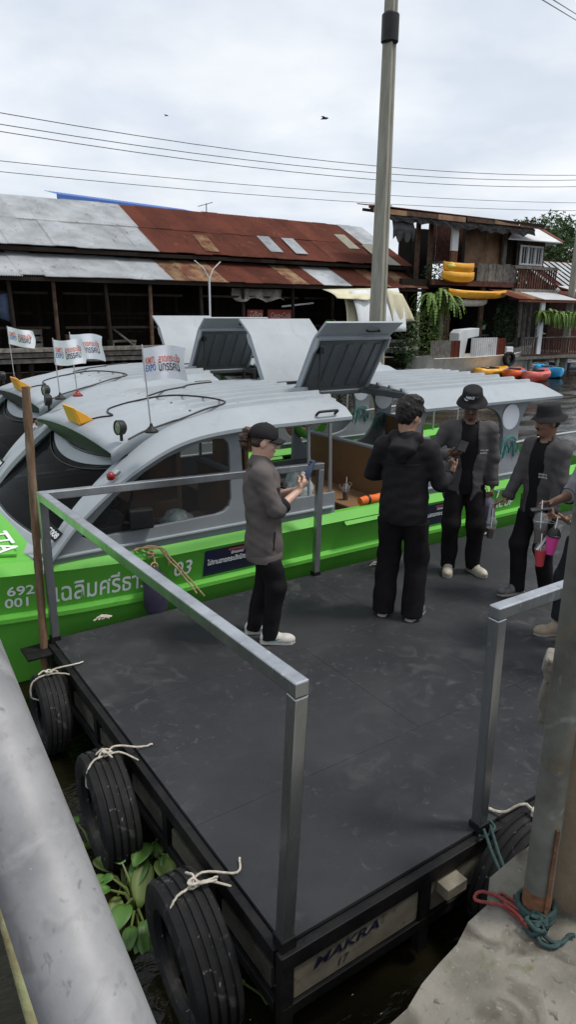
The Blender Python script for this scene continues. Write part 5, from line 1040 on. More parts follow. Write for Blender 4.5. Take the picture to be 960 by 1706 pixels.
# ---------------------------------------------------------------- people: smooth bodies from blended volumes
def _cap(P, a, b, ra, rb, sq=None):
    a = np.array(a, float); b = np.array(b, float); q = P-a; ba = b-a
    if sq is not None: ax = np.array(sq[0], float); ax = ax/np.linalg.norm(ax); f = sq[1]-1; q = q+np.outer(q @ ax, ax).reshape(q.shape)*f; ba = ba+ax*(ba @ ax)*f
    L = max(ba @ ba, 1e-9); h = np.clip((q @ ba)/L, 0, 1); d = np.sqrt(((q-h[..., None]*ba)**2).sum(-1))-(ra+(rb-ra)*h)
    return d/(sq[1]**.5 if sq is not None else 1)
def _ell(P, c, r_, rot=None):
    q = P-np.array(c, float)
    if rot is not None: q = q @ np.array(rot)
    r_ = np.array(r_, float); k0 = np.sqrt(((q/r_)**2).sum(-1)); k1 = np.sqrt(((q/(r_*r_))**2).sum(-1))+1e-6
    return k0*(k0-1)/k1
def sdf_mesh(prims, h, k=.03, cuts=(), fold=None, pad=.03):
    lo, hi = np.full(3, 9.), np.full(3, -9.); bx = []
    for p in prims:
        if p[0] == 'c': m = max(p[3], p[4])*1.02; a = np.minimum(p[1], p[2])-m; b = np.maximum(p[1], p[2])+m
        else: m = max(p[2]); a = np.array(p[1], float)-m; b = np.array(p[1], float)+m
        bx.append((a, b)); lo = np.minimum(lo, a); hi = np.maximum(hi, b)
    lo -= pad; hi += pad; n = np.ceil((hi-lo)/h).astype(int)+1; D = np.full(n, .2, np.float32)
    axs = [lo[i]+h*np.arange(n[i]) for i in range(3)]
    for p, (a, b) in zip(prims, bx):
        kk = p[-1] if isinstance(p[-1], float) and len(p) > (6 if p[0] == 'c' else 4) else k
        i0 = np.maximum(((a-kk-2*h-lo)/h).astype(int), 0); i1 = np.minimum(((b+kk+2*h-lo)/h).astype(int)+2, n); sl = tuple(slice(i0[i], i1[i]) for i in range(3))
        G = np.stack(np.meshgrid(axs[0][sl[0]], axs[1][sl[1]], axs[2][sl[2]], indexing='ij'), -1)
        d = _cap(G, p[1], p[2], p[3], p[4], p[5]) if p[0] == 'c' else _ell(G, p[1], p[2], p[3])
        o = D[sl]; t = np.clip(.5+.5*(o-d)/kk, 0, 1); D[sl] = o+(d-o)*t-kk*t*(1-t)
    near = np.abs(D) < .05; I = np.argwhere(near); Pn = lo+I*h
    if fold is not None: D[near] += fold(Pn).astype(np.float32)
    for fn in cuts: D[near] = np.maximum(D[near], fn(Pn).astype(np.float32))
    if cuts:
        inn = (D <= -.05); J = np.argwhere(inn)
        if len(J):
            Pj = lo+J*h
            for fn in cuts: D[inn] = np.maximum(D[inn], fn(Pj).astype(np.float32))
    S = D < 0; c8 = [S[i:n[0]-1+i, j:n[1]-1+j, l:n[2]-1+l] for i in (0, 1) for j in (0, 1) for l in (0, 1)]
    mx_ = np.logical_or.reduce(c8) & ~np.logical_and.reduce(c8); cells = np.argwhere(mx_); idx = np.full(mx_.shape, -1, int); idx[mx_] = np.arange(len(cells))
    acc = np.zeros((len(cells), 3)); cnt = np.zeros(len(cells))
    cor = [(i, j, l) for i in (0, 1) for j in (0, 1) for l in (0, 1)]
    for a in cor:
        for ax in range(3):
            if a[ax]: continue
            b = list(a); b[ax] = 1; da = D[tuple((cells+a).T)]; db = D[tuple((cells+b).T)]; m = (da < 0) != (db < 0); t = da/(da-db+1e-12)
            pos = np.array(a, float)+np.outer(t, np.array(b)-np.array(a)); acc[m] += pos[m]; cnt[m] += 1
    vs_ = lo+h*(cells+acc/cnt[:, None]); fs = []
    for ax in range(3):
        o1, o2 = [q for q in range(3) if q != ax]; sh_ = [slice(None)]*3; A_ = [slice(None)]*3; A_[ax] = slice(0, n[ax]-1); B_ = [slice(None)]*3; B_[ax] = slice(1, n[ax])
        E_ = np.argwhere(S[tuple(A_)] != S[tuple(B_)]); E_ = E_[(E_[:, o1] > 0) & (E_[:, o2] > 0) & (E_[:, o1] < n[o1]-1) & (E_[:, o2] < n[o2]-1)]
        q = []
        for e1, e2 in ((0, 0), (1, 0), (1, 1), (0, 1)): f = E_.copy(); f[:, o1] -= e1; f[:, o2] -= e2; q.append(idx[tuple(f.T)])
        Q = np.stack(q, 1); fs.append(Q[(Q >= 0).all(1)])
    F = np.concatenate(fs); mb = MB(); mb.v = [tuple(p) for p in vs_.tolist()]; mb.f = [tuple(f) for f in F.tolist()]; mb.m = [0]*len(mb.f); return mb
def folds(seed, amp, fr=38, dirs=((0, 0, 1), (.3, .2, .8), (.7, .5, .4))):
    rs = np.random.RandomState(seed); w_ = [(np.array(d)+rs.normal(0, .25, 3), fr*rs.uniform(.5, 1.5), rs.uniform(0, 6), rs.normal(0, 1, 3)*fr*.35, rs.uniform(0, 6)) for d in dirs for _ in range(2)]
    def f(P):
        o = np.zeros(len(P))
        for d, k_, ph, d2, p2 in w_: s_ = np.sin(P @ d*k_+ph+1.5*np.sin(P @ d2+p2)); o += np.sign(s_)*np.abs(s_)**1.5
        return amp*o/len(w_)*1.6
    return f
def smooth_obj(mb, name, m_, parent, it=2):
    o = mb.build(name, m_, parent, smooth=70); q = o.modifiers.new('smooth', 'SMOOTH'); q.factor = .5; q.iterations = it; return o
for nm, c in (('skin_fair', (.55, .34, .25)), ('skin_tan', (.21, .11, .07)), ('skin_dark', (.135, .070, .046)), ('skin_mid', (.32, .185, .125))): mat(nm, c, .5, n=30, c2=[q*.86 for q in c])
mat('hair_black', (.008, .007, .007), .5, spec=.25, n=40, c2=(.016, .014, .013), bump=(120, .6, .004)); mat('hair_brown', (.06, .028, .016), .5, n=40, c2=(.03, .014, .009), bump=(120, .6, .004))
mat('jacket_taupe', (.115, .100, .095), .75, spec=.12, n=6, c2=(.095, .083, .079), bump=(13, .3, .012)); mat('jacket_lining', (.025, .025, .03), .7, spec=.12, n=6); mat('jacket_grey', (.072, .068, .069), .75, spec=.12, n=6, c2=(.058, .055, .056), bump=(13, .3, .012))
mat('black_cloth', (.0085, .008, .009), .8, spec=.12, n=5, c2=(.013, .0125, .0135), bump=(13, .3, .012)); mat('trouser_black', (.0075, .0065, .0075), .85, spec=.12, n=5, c2=(.012, .011, .012), bump=(13, .3, .012)); mat('hoodie', (.014, .013, .0145), .7, spec=.12, n=5, c2=(.019, .018, .0195), bump=(13, .3, .012)); mat('shirt_grey', (.26, .265, .28), .85, spec=.12, n=6, c2=(.22, .225, .24), bump=(13, .3, .012)); mat('jeans_dark', (.018, .018, .022), .85, spec=.12, n=8, c2=(.028, .028, .033))
mat('cap_black', (.016, .0155, .017), .8, spec=.12, n=8, c2=(.024, .023, .025), bump=(300, .2, .002)); mat('shoe_white', (.55, .54, .50), .6, n=9, c2=(.40, .385, .35)); mat('shoe_cream', (.46, .42, .34), .65, n=9, c2=(.30, .27, .21)); mat('shoe_tan', (.36, .29, .21), .7, n=9, c2=(.26, .205, .145)); mat('shoe_dark', (.03, .032, .035), .5, n=12, c2=(.12, .12, .125)); mat('sole', (.30, .28, .24), .8); mat('eye_dark', (.02, .012, .01), .3); mat('lip', (.22, .08, .065), .5); mat('phone_blue', (.02, .05, .11), .3); mat('phone_screen', (.015, .016, .02), .45, spec=.15); mat('phone_black', (.008, .008, .009), .5, spec=.1); mat('orange_scarf', (.50, .17, .09), .8, spec=.12, n=6); mat('blouse', (.45, .46, .50), .8, spec=.12, n=5)
def ik(S, E, l1, l2, hint):
    S, E = Vector(S), Vector(E); d = E-S; L = min(d.length, (l1+l2)*.995); d.normalize(); x = (l1*l1-l2*l2+L*L)/(2*L); y = math.sqrt(max(l1*l1-x*x, 0)); h_ = Vector(hint); h_ = (h_-d*h_.dot(d)).normalized(); return S+d*x+h_*y, S+d*L
def hand_prims(wr, d, n, s=1.0, curl=.6, side=1, point=None, k=.008):
    """wrist, direction to the fingers, palm normal; side = +1 when the thumb leaves towards n x d"""
    wr, d, n = Vector(wr), Vector(d).normalized(), Vector(n); n = (n-d*n.dot(d)).normalized(); t = n.cross(d)*side; pr = []
    pc = wr+d*.048*s; pr.append(('c', wr+d*.015*s, wr+d*.075*s, .027*s, .034*s, (tuple(n), 2.0), .015))
    for i, (off, L) in enumerate(((.027, .066), (.009, .074), (-.010, .068), (-.027, .054))):
        b = wr+d*.080*s+t*off*s; c = curl*(1+.12*i)
        if point is not None and i == 0: c = point
        d1 = (d*math.cos(c*.8)+n*math.sin(c*.8)); d2 = d*math.cos(c*1.9)+n*math.sin(c*1.9); m = b+d1*L*.55*s; e = m+d2*L*.5*s
        pr += [('c', b-d*.012*s, m, .0098*s, .0088*s, None, k), ('c', m, e, .0088*s, .0072*s, None, k)]
    b = wr+d*.028*s+t*.024*s; m = b+(d*.55+t*.75+n*.3).normalized()*.042*s; e = m+(d*.85+t*.15+n*.45).normalized()*.032*s
    pr += [('c', b, m, .0135*s, .0105*s, None, k), ('c', m, e, .0105*s, .0085*s, None, k)]
    return pr
def person(label, p, heading, H=1.72, head_yaw=0, head_pitch=0, skin='skin_tan', jacket='jacket_grey', shirt=None, trousers='trouser_black', shoe='shoe_white', top='hair', hair='hair_black', handR=None, handL=None, feet=((.0, .10, 0), (.0, -.10, 0)), hem=.72, lean=(0, 0), loose=1.0, sleeve=1.0, hood=False, seed=1, cell=.0068, build=1.0, beard=False, glasses=False, group='people on the pontoon', ncut=.075, elbow=((-.6, .5, -.6), (-.6, -.5, -.6)), toe=(12, -12), cat='person', short=False, depth=1.5):
    """local frame: +x forward, +y left; hands: (wrist, finger direction, palm normal, curl[, pointing finger curl]) in metres for a 1.72 m figure"""
    r_ = thing('person', label, cat, p, 0, group); r_.rotation_euler = (0, 0, heading); sc = H/1.72; r_.scale = (sc,)*3
    lx, ly = lean; up = lambda z: Vector((lx*(z-.9), ly*(z-.9), z))
    hd = up(1.60)+Vector((.02+.03*math.sin(head_pitch), 0, -.02*math.sin(head_pitch))); nb = up(1.44)
    Rh = Matrix.Rotation(head_yaw, 3, 'Z') @ Matrix.Rotation(head_pitch, 3, 'Y'); hp = lambda x, y, z: hd+Rh @ Vector((x, y, z)); RA = np.array(Rh)
    sl, sr = up(1.375)+Vector((-.01, .175*build, 0)), up(1.375)+Vector((-.01, -.175*build, 0))
    dl = ((.04, .24, .78), (.1, 0, -1), (0, -1, 0), .5); dr = ((.04, -.24, .78), (.1, 0, -1), (0, 1, 0), .5)
    hl, hr = handL or dl, handR or dr
    el, wl = ik(sl, hl[0], .275, .245, elbow[0]); er, wr = ik(sr, hr[0], .275, .245, elbow[1])
    hipl, hipr = Vector((0, .085, .90)), Vector((0, -.085, .90)); al = Vector((feet[0][0], feet[0][1], .085)); ar = Vector((feet[1][0], feet[1][1], .085))
    kl, al2 = ik(hipl, al, .42, .41, (1, .15, 0)); kr, ar2 = ik(hipr, ar, .42, .41, (1, -.15, 0))
    # body: one continuous skin
    B = [('e', hp(-.012, 0, .03), (.094, .075, .098), RA, .03), ('e', hp(.018, 0, -.035), (.074, .060, .082), RA, .03), ('c', hp(.066, 0, -.088), hp(.055, 0, -.095), .024, .026, None, .03), ('c', hp(.090, 0, .008), hp(.107, 0, -.024), .009, .0135, None, .012), ('e', hp(.082, 0, .028), (.016, .05, .012), RA, .015), ('e', hp(.084, 0, -.053), (.012, .022, .010), RA, .008), ('e', hp(.062, .036, -.02), (.02, .02, .02), RA, .02), ('e', hp(.062, -.036, -.02), (.02, .02, .02), RA, .02),
         ('e', hp(-.008, .076, -.005), (.024, .010, .032), RA, .008), ('e', hp(-.008, -.076, -.005), (.024, .010, .032), RA, .008), ('c', hp(-.025, 0, -.05), nb-Vector((0.01, 0, .03)), .054, .060, None, .03),
         ('c', up(.95), up(1.30), .12, .13, ((1, 0, 0), 1.45), .05), ('c', sl, sr, .05, .05, None, .04)]
    for S, E_, W_, hnd, sd_ in ((sl, el, wl, hl, 1), (sr, er, wr, hr, -1)):
        B += [('c', S, E_, .046, .038, None, .03), ('c', E_, W_, .038, .026, None, .02)]; B += hand_prims(W_, hnd[1], hnd[2], 1.0, hnd[3], sd_ if len(hnd) < 6 else sd_*hnd[5], hnd[4] if len(hnd) > 4 else None)
    for a, b, c in ((hipl, kl, al2), (hipr, kr, ar2)): B += [('c', a, b, .07, .048, None, .03), ('c', b, c, .046, .036, None, .03)]
    body = smooth_obj(sdf_mesh(B, cell, .03), 'body', skin, r_, 1)
    # face
    for e in (-1, 1):
        mb = MB(); c_ = hp(.079, e*.031, .006); mb.lathe([(0, .006), (.009, .003), (.012, -.004), (.010, -.010)], c_, 10, Rh @ Vector((1, e*.25, 0))); mb.build('eye', 'eye_dark', body, smooth=60)
        mb = MB(); mb.tube([hp(.090, e*.014, .026), hp(.088, e*.032, .032), hp(.072, e*.052, .026)], [.004, .0055, .003], 6); mb.build('eyebrow', hair, body, smooth=60)
    mb = MB(); mb.tube([hp(.084, .022, -.056), hp(.0955, 0, -.054), hp(.084, -.022, -.056)], [.003, .0065, .003], 6); mb.build('mouth', 'lip', body, smooth=60)
    if beard:
        mb = MB(); mb.tube([hp(.083, .028, -.050), hp(.096, .010, -.041), hp(.098, 0, -.040), hp(.096, -.010, -.041), hp(.083, -.028, -.050)], [.003, .006, .006, .006, .003], 6); mb.tube([hp(.082, .012, -.092), hp(.090, 0, -.094), hp(.082, -.012, -.092)], [.006, .011, .006], 6); mb.build('moustache', hair, body, smooth=60)
    if glasses:
        mb = MB()
        for e in (-1, 1): mb.tube([hp(.100, e*.033+.021*math.cos(q), .003+.018*math.sin(q)) for q in np.linspace(0, 6.28, 14)], .0016, 5); mb.tube([hp(.098, e*.054, .006), hp(.0, e*.082, .012)], .0016, 5)
        mb.build('glasses', 'steel', r_, smooth=60)
    # hair or head gear
    RAh = RA
    if top == 'hair':
        hf = folds(seed+5, .0055, 170, ((1, 0, 0), (0, 1, .3), (.5, .5, .6)))
        Rin = np.array(Rh.transposed()); hdn = np.array(hd)
        def cut(P): q = (P-hdn) @ Rin.T; return np.minimum.reduce([q[:, 0]-.055+.9*np.maximum(0, .085-q[:, 2])*0, .060-q[:, 2], np.full(len(q), 1.)])*0+np.minimum(q[:, 0]-.045, .062-q[:, 2])
        smooth_obj(sdf_mesh([('e', hp(-.016, 0, .058), (.112, .094, .096), RA, .03), ('e', hp(-.052, 0, -.005), (.058, .076, .070), RA, .03), ('e', hp(.04, .02, .115), (.06, .06, .045), RA, .03), ('e', hp(-.02, -.03, .13), (.07, .055, .04), RA, .03)], .0055, .03, [cut], hf), 'hair', hair, r_, 1)
    else:
        def cut2(P): q = (P-np.array(hd)) @ RA; return np.minimum(q[:, 0]-.02, .05-q[:, 2])
        smooth_obj(sdf_mesh([('e', hp(-.03, 0, .015), (.082, .082, .085), RA, .03)], .007, .02, [cut2], folds(seed, .004, 90)), 'hair', hair, r_, 1)
    if top == 'cap':
        def cc(P): q = (P-np.array(hd)) @ RA; return .036-q[:, 2]+.12*np.minimum(q[:, 0], 0)
        cp = smooth_obj(sdf_mesh([('e', hp(-.012, 0, .045), (.113, .093, .098), RA, .03)], .006, .02, [cc], folds(seed, .003, 40)), 'cap', 'cap_black', r_, 1)
        mb = MB(); rg = []
        for t in np.linspace(-1, 1, 15):
            y = .084*t; x0 = .098*math.sqrt(max(0, 1-(y/.094)**2))-.02; x1 = .088+.070*math.sqrt(max(0, 1-t*t*.96)); rg.append([hp(lerp(x0, x1, q), y*(1-.12*q), .050-.03*t*t-.012*q*q) for q in (0, .35, .7, 1)])
        mb.loft(rg, False); mb.build('cap_bill', 'cap_black', cp, smooth=60, solid=.005)
        mb = MB(); mb.lathe([(.008, 0), (.006, .006), (0, .007)], hp(-.012, 0, .142), 8, Rh @ Vector((0, 0, 1))); mb.build('cap_button', 'cap_black', cp)
        pts = [hp(-.105, 0, .055), hp(-.135, 0, .045), hp(-.15, .0, .0), hp(-.14, 0, -.05), hp(-.115, 0, -.085)]
        smooth_obj(sdf_mesh([('c', pts[0], pts[1], .018, .03, None, .02), ('c', pts[1], pts[2], .032, .036, None, .02), ('c', pts[2], pts[3], .036, .028, None, .02), ('c', pts[3], pts[4], .026, .010, None, .02), ('e', hp(-.14, 0, .06), (.03, .035, .02), RA, .02)], .006, .02, (), folds(seed+3, .008, 130)), 'hair_bun', 'hair_brown', r_, 1)
    if top == 'bucket':
        mb = MB(); a_ = Rh @ Vector((0, 0, 1)); o0 = hp(-.014, 0, .012); f_ = lambda z, r1: [o0+Rh @ Vector((r1*1.06*math.cos(q)*(1+.012*math.sin(3*q)), r1*.94*math.sin(q), z+(.016 if r1 > .11 else 0)*math.cos(2*q)*(r1-.10)/.06+.006*math.sin(5*q+1)*(r1 > .13))) for q in np.linspace(0, 2*math.pi, 33)[:-1]]
        mb.loft([f_(z, q) for q, z in ((.001, .152), (.05, .152), (.078, .149), (.090, .138), (.096, .10), (.1025, .062), (.106, .056), (.126, .040), (.146, .020), (.148, .015), (.143, .015), (.124, .035), (.102, .050), (.098, .06))], True); hb = mb.build('bucket_hat', 'cap_black', r_, smooth=40)
        mb = MB(); mb.loft([f_(z, q) for q, z in ((.104, .060), (.1075, .0595), (.1075, .053), (.104, .054))], True); mb.build('hat_seam', 'cap_black', hb)
        r_['hatx'] = 0
    # clothes
    def torso(infl, hemz, sleeves=True, sl_f=1.0):
        T = [('c', up(hemz+.10), up(1.27), .155*build+infl, .168*build+infl, ((1, 0, 0), depth), .06), ('c', up(hemz-.1), up(hemz+.12), .150*build+infl+.006, .150*build+infl, ((1, 0, 0), depth*.97), .06), ('c', sl+Vector((0, -.02, -.005)), sr+Vector((0, .02, -.005)), .058+infl, .058+infl, None, .06), ('c', nb-Vector((.02, 0, .04)), nb+Vector((-.012, 0, .012)), .066+infl*.6, .062+infl*.6, None, .03)]
        if sleeves:
            for S, E_, W_ in ((sl, el, wl), (sr, er, wr)):
                W2 = E_.lerp(W_, sl_f) if sl_f <= 1 else W_; T += [('c', S, E_, .058+infl*.8, .047+infl*.8, None, .04), ('c', E_, W2, .047+infl*.8, .038+infl*.7, None, .03)]
        return T
    nrm = lambda W_, E_: (W_-E_).normalized()
    hemc = lambda z: (lambda P: z+.012*np.sin(P[:, 0]*14+P[:, 1]*11)-P[:, 2])
    if shirt: smooth_obj(sdf_mesh(torso(.004, hem+.03, False), .010, .05, [hemc(hem+.045), lambda P: P[:, 2]-(1.455-P[:, 0]*.55)], folds(seed+9, .003, 30)), 'shirt', shirt, r_, 1)
    wcut = []
    for E_, W_, f in ((el, wl, sleeve), (er, wr, sleeve)):
        d = np.array((W_-E_).normalized()); q = np.array(E_.lerp(W_, f)); en = np.array(E_)
        wcut.append(lambda P, d=d, q=q, en=en: np.where((np.linalg.norm(P-q, axis=1) < .12), (P-q) @ d, -1.))
    jc = [hemc(hem)]+wcut
    if shirt:
        def notch(P):                                            # the open front
            z = P[:, 2]; yc = P[:, 1]-ly*(z-.9); wz = ncut*(.55+.55*np.clip((z-hem)/.7, 0, 1))+.012*np.sin(z*17); return -np.maximum.reduce([np.abs(yc)-wz, .015-(P[:, 0]-lx*(z-.9)), -(1.0)*np.ones(len(P))])
        jc.append(notch)
    jk = smooth_obj(sdf_mesh(torso(.016, hem, True, sleeve+.0), .0095, .05, jc, lambda P, a=folds(seed, .006, 15), b=folds(seed+77, .006, 42, ((.2, .1, 1), (.6, .6, .5), (.2, .9, .7))): a(P)+b(P)), 'jacket' if jacket.startswith('jack') or hood else 'shirt', jacket, r_, 1)
    if not hood and jacket.startswith('jack'):
        mb = MB(); bw, bd = .150*build+.026, (.150*build+.026)/depth; cz_ = hem+.012; gap_ = R(38) if shirt else R(3)
        c_ = up(hem); rg = []
        for q in np.linspace(gap_, 2*math.pi-gap_, 40): rg.append([c_+Vector((math.cos(q)*bd*s_, math.sin(q)*bw*s_, z)) for s_, z in ((.985, -.012), (1.02, -.008), (1.03, .02), (1.01, .05), (.97, .06))])
        mb.loft(rg, False); mb.build('waistband', jacket, jk, smooth=50, solid=.006)
        for e in (-1, 1):
            q = R(62)*e; mb = MB(); mb.tube([up(hem+z)+Vector((math.cos(q+o_)*bd*1.07, math.sin(q+o_)*bw*1.07, 0)) for z, o_ in ((.10, .0), (.17, -.05*e), (.24, -.12*e))], .005, 5); mb.build('pocket_slit', 'jacket_lining', jk)
    # cuffs
    for E_, W_ in ((el, wl), (er, wr)):
        q = E_.lerp(W_, sleeve); d = (W_-E_).normalized(); rr = lerp(.070, .058, sleeve)
        mb = MB(); mb.tube([q-d*.045, q-d*.03, q-d*.005, q+d*.004], [rr*.98, rr*1.04, rr*1.0, rr*.9], 16, False); mb.tube([q+d*.004, q-d*.02], [rr*.9, rr*.8], 16, False); mb.build('cuff', 'jacket_lining' if sleeve < .8 else jacket, jk, smooth=50)
    if hood:
        smooth_obj(sdf_mesh([('c', up(1.43)+Vector((-.04, .07, 0)), up(1.40)+Vector((-.125, .035, -.02)), .055, .052, None, .04), ('c', up(1.43)+Vector((-.04, -.07, 0)), up(1.40)+Vector((-.125, -.035, -.02)), .055, .052, None, .04), ('c', up(1.385)+Vector((-.13, .05, 0)), up(1.385)+Vector((-.13, -.05, 0)), .05, .05, None, .04), ('c', up(1.44)+Vector((.03, .075, .0)), up(1.45)+Vector((-.05, .085, .01)), .032, .04, None, .03), ('c', up(1.44)+Vector((.03, -.075, .0)), up(1.45)+Vector((-.05, -.085, .01)), .032, .04, None, .03), ('c', up(1.30)+Vector((-.135, 0, 0)), up(1.36)+Vector((-.14, 0, 0)), .03, .05, None, .05)], .008, .04, (), folds(seed+2, .008, 50)), 'hood', jacket, jk, 1)
        mb = MB(); mb.tube([up(1.27)+Vector((-.150-.01*math.cos(q*3), .17*q, .012*q*q)) for q in np.linspace(-.85, .85, 12)], .004, 5); mb.build('yoke_seam', jacket, jk)
    else:
        rg = []; mb = MB()
        for q in np.linspace(-2.45, 2.45, 21): c_ = nb+Vector((-.012, 0, -.01)); d = Vector((-math.cos(q), math.sin(q)*1.05, 0)); dz_ = -.018*abs(q)/2.4; rg.append([c_+d*.074+Vector((0, 0, dz_-.02)), c_+d*.070+Vector((0, 0, .032+dz_)), c_+d*.080+Vector((0, 0, .034+dz_)), c_+d*.094+Vector((0, 0, .002+dz_*1.6))])
        mb.loft(rg, False); mb.build('collar', jacket if not shirt else 'jacket_lining', jk, smooth=60, solid=.006)
    tr = [('e', (0, 0, .915), (.125*build, .165*build, .12), None, .04)]
    lg = loose
    for a, b, c in ((hipl, kl, al2), (hipr, kr, ar2)):
        tr += [('c', a+Vector((0, 0, .02)), b, .098*lg, .080*lg, None, .03), ('c', b, c-Vector((0, 0, .04)), .080*lg, (.066 if lg <= 1.05 else .076)*lg, None, .03)]
    cutz = .035 if not short else .14
    smooth_obj(sdf_mesh(tr, .0095, .03, [lambda P: cutz+.006*np.sin(P[:, 0]*30)-P[:, 2], lambda P: P[:, 2]-(hem+(.10 if shirt else .012))], folds(seed+4, .008, 22, ((.2, .1, 1), (.8, .3, .3), (.3, .9, .4)))), 'trousers', trousers, r_, 1)
    for a, tdeg in ((al2, toe[0]), (ar2, toe[1])):
        q = R(tdeg); f = Vector((math.cos(q), math.sin(q), 0)); s_ = Vector((-f.y, f.x, 0)); rt = np.array([[f.x, s_.x, 0], [f.y, s_.y, 0], [0, 0, 1.]]); b0 = Vector((a.x, a.y, 0))
        sh_ = smooth_obj(sdf_mesh([('e', b0+f*.01+Vector((0, 0, .055)), (.075, .040, .058), rt, .03), ('e', b0+f*.125+Vector((0, 0, .036)), (.085, .046, .040), rt, .03), ('c', b0-f*.03+Vector((0, 0, .04)), b0+f*.15+Vector((0, 0, .032)), .038, .036, None, .03), ('c', b0+Vector((0, 0, .08)), b0+f*.03+Vector((0, 0, .085)), .042, .036, None, .03)], .006, .03, [lambda P: .018-P[:, 2]]), 'shoe', shoe, r_, 1)
        mb = MB(); ol = [(b0+f*x+s_*y) for x, y in [(-.075, 0), (-.065, .03), (-.03, .04), (.05, .041), (.12, .05), (.18, .04), (.208, .0), (.18, -.04), (.12, -.048), (.05, -.039), (-.03, -.04), (-.065, -.03)]]
        mb.loft([[p_+Vector((0, 0, z)) for p_ in ol] for z in (.002, .022)], True, True); mb.build('shoe_sole', 'sole' if shoe != 'shoe_white' else 'shoe_white', sh_, smooth=40)
        mb = MB()
        for i in range(4): c_ = b0+f*(.055+.022*i)+Vector((0, 0, .092-.011*i)); mb.tube([c_+s_*.026+Vector((0, 0, -.008)), c_, c_-s_*.026+Vector((0, 0, -.008))], .0035, 5)
        mb.build('laces', shoe, sh_)
        if shoe == 'shoe_white':
            mb = MB()
            for e in (-1, 1): mb.add([b0+f*x+s_*(e*y)+Vector((0, 0, z)) for x, y, z in ((-.045, .0425, .062), (.01, .0445, .035), (.05, .0475, .036), (.10, .0475, .060), (.045, .0475, .047), (.015, .0445, .045))], [(0, 1, 2, 3, 4, 5)])
            mb.build('shoe_mark', 'teal_print', sh_)
    return r_, sc, hp, jk
def local_to_place(r_, p): return r_.matrix_world if False else (Matrix.Translation(r_.location) @ r_.rotation_euler.to_matrix().to_4x4() @ Matrix.Diagonal((*r_.scale, 1))) @ Vector(p)
def held(name, r_, p, rot, mb_parts, label, cat):                      # a thing held by a person: placed from the hand, yet a thing of its own
    o = bpy.data.objects.new(name, None); C.objects.link(o); o.location = local_to_place(r_, p); o.rotation_euler = rot; tag(o, label, cat)
    for nm, mb, m_, kw in mb_parts: mb.build(nm, m_, o, **kw)
    return o
def phone(r_, p, yaw, tilt, label, m_='phone_black', roll=0):
    q = local_to_place(r_, p); b = MB(); b.box((0, 0, 0), (.074, .009, .152)); s_ = MB(); s_.box((0, .0052, 0), (.068, .001, .144)); l_ = MB()
    for x, z in ((-.02, .055), (-.02, .035), (-.003, .055)): l_.cyl((x, -.0045, z), (x, -.007, z), .007, n=10)
    return held('smartphone', r_, p, (tilt, roll, yaw), [('case', b, m_, dict(bevel=.003)), ('screen', s_, 'phone_screen', {}), ('camera_lens', l_, 'phone_black', {})], label, 'phone')
X = 0.0
# --- woman with cap, in profile
h_ = R(4)
w_, sc, hp, jk = person('woman in black cap and taupe jacket looking down at her phone by the rail post', (1.38, 2.335, DZ), h_, 1.66, 0, R(12), 'skin_fair', 'jacket_taupe', None, 'trouser_black', 'shoe_white', 'cap', 'hair_brown',
    handR=((.26, -.07, 1.235), (.55, .25, .65), (-.55, .55, .3), .75), handL=((.27, .04, 1.22), (.5, -.2, .7), (-.5, -.6, .3), .8), feet=((-.08, .10, 0), (.04, -.085, 0)), hem=.70, lean=(-.03, 0), loose=.98, sleeve=.35, seed=3, build=.95, depth=1.22, glasses=True, elbow=((-.2, .5, -1), (.05, -.4, -1)), toe=(4, -4))
phone(w_, (.345, -.02, 1.385), h_-R(66), R(-22), 'dark blue phone held up by the woman in the cap', 'phone_blue')
mb = MB(); letters(mb, 'KMITL', .03, (.02, -.185, 1.14), (1, .12, 0), (0, 0, 1), width=.05); mb.build('chest_print', 'teal_print', jk)
# --- man in hooded jacket, back to us
h_ = R(66)
w_, sc, hp, jk = person('man in black hooded jacket with his back turned, beside the boat entry', (2.525, 2.06, DZ), h_, 1.79, R(-28), R(14), 'skin_mid', 'hoodie', None, 'trouser_black', 'shoe_dark', 'hair', 'hair_black',
    handR=((.27, -.27, 1.12), (.35, -.35, .85), (-.5, .6, .3), .55, .2), handL=((.26, .12, 1.10), (.8, -.6, .2), (0, -.3, 1), .7), feet=((0, .12, 0), (0, -.12, 0)), hem=.80, loose=1.14, seed=11, hood=True, build=1.0, elbow=((-.3, .8, -.6), (-.4, -.35, -1)), toe=(8, -10))
phone(w_, (.31, -.25, 1.20), h_-R(130), R(-35), 'grey phone held out by the man in the hooded jacket', 'jacket_grey')
# --- man with bucket hat and open jacket, facing us
h_ = R(-100)
w_, sc, hp, jk = person('man in black bucket hat and open grey jacket checking his phone, holding a drink bag', (3.77, 2.53, DZ), h_, 1.75, R(-6), R(22), 'skin_dark', 'jacket_grey', 'black_cloth', 'trouser_black', 'shoe_cream', 'bucket', 'hair_black',
    handR=((.25, -.17, 1.17), (.45, .75, .35), (-.35, .3, .9), .55), handL=((.05, .25, .80), (.1, .02, -1), (0, -1, 0), 1.1), feet=((.02, .13, 0), (.05, -.10, 0)), hem=.72, seed=21, build=1.05, beard=True, elbow=((-.6, .6, -.3), (-.1, -.8, -.7)), toe=(34, -4), loose=1.04)
phone(w_, (.30, -.07, 1.265), h_+R(80), R(-62), 'black phone in the hand of the man with the white marked bucket hat', roll=R(15))
mb = MB(); c_ = lambda y, z: hp(-.012+.1105*math.cos(y/.1), .099*math.sin(y/.1), z)
vs_, fs, wd = text_mesh('NIKE', .04, .0018, .3); mb.add([c_(-.058+a*.085/wd, .112+b*.85) for a, b in vs_], fs)
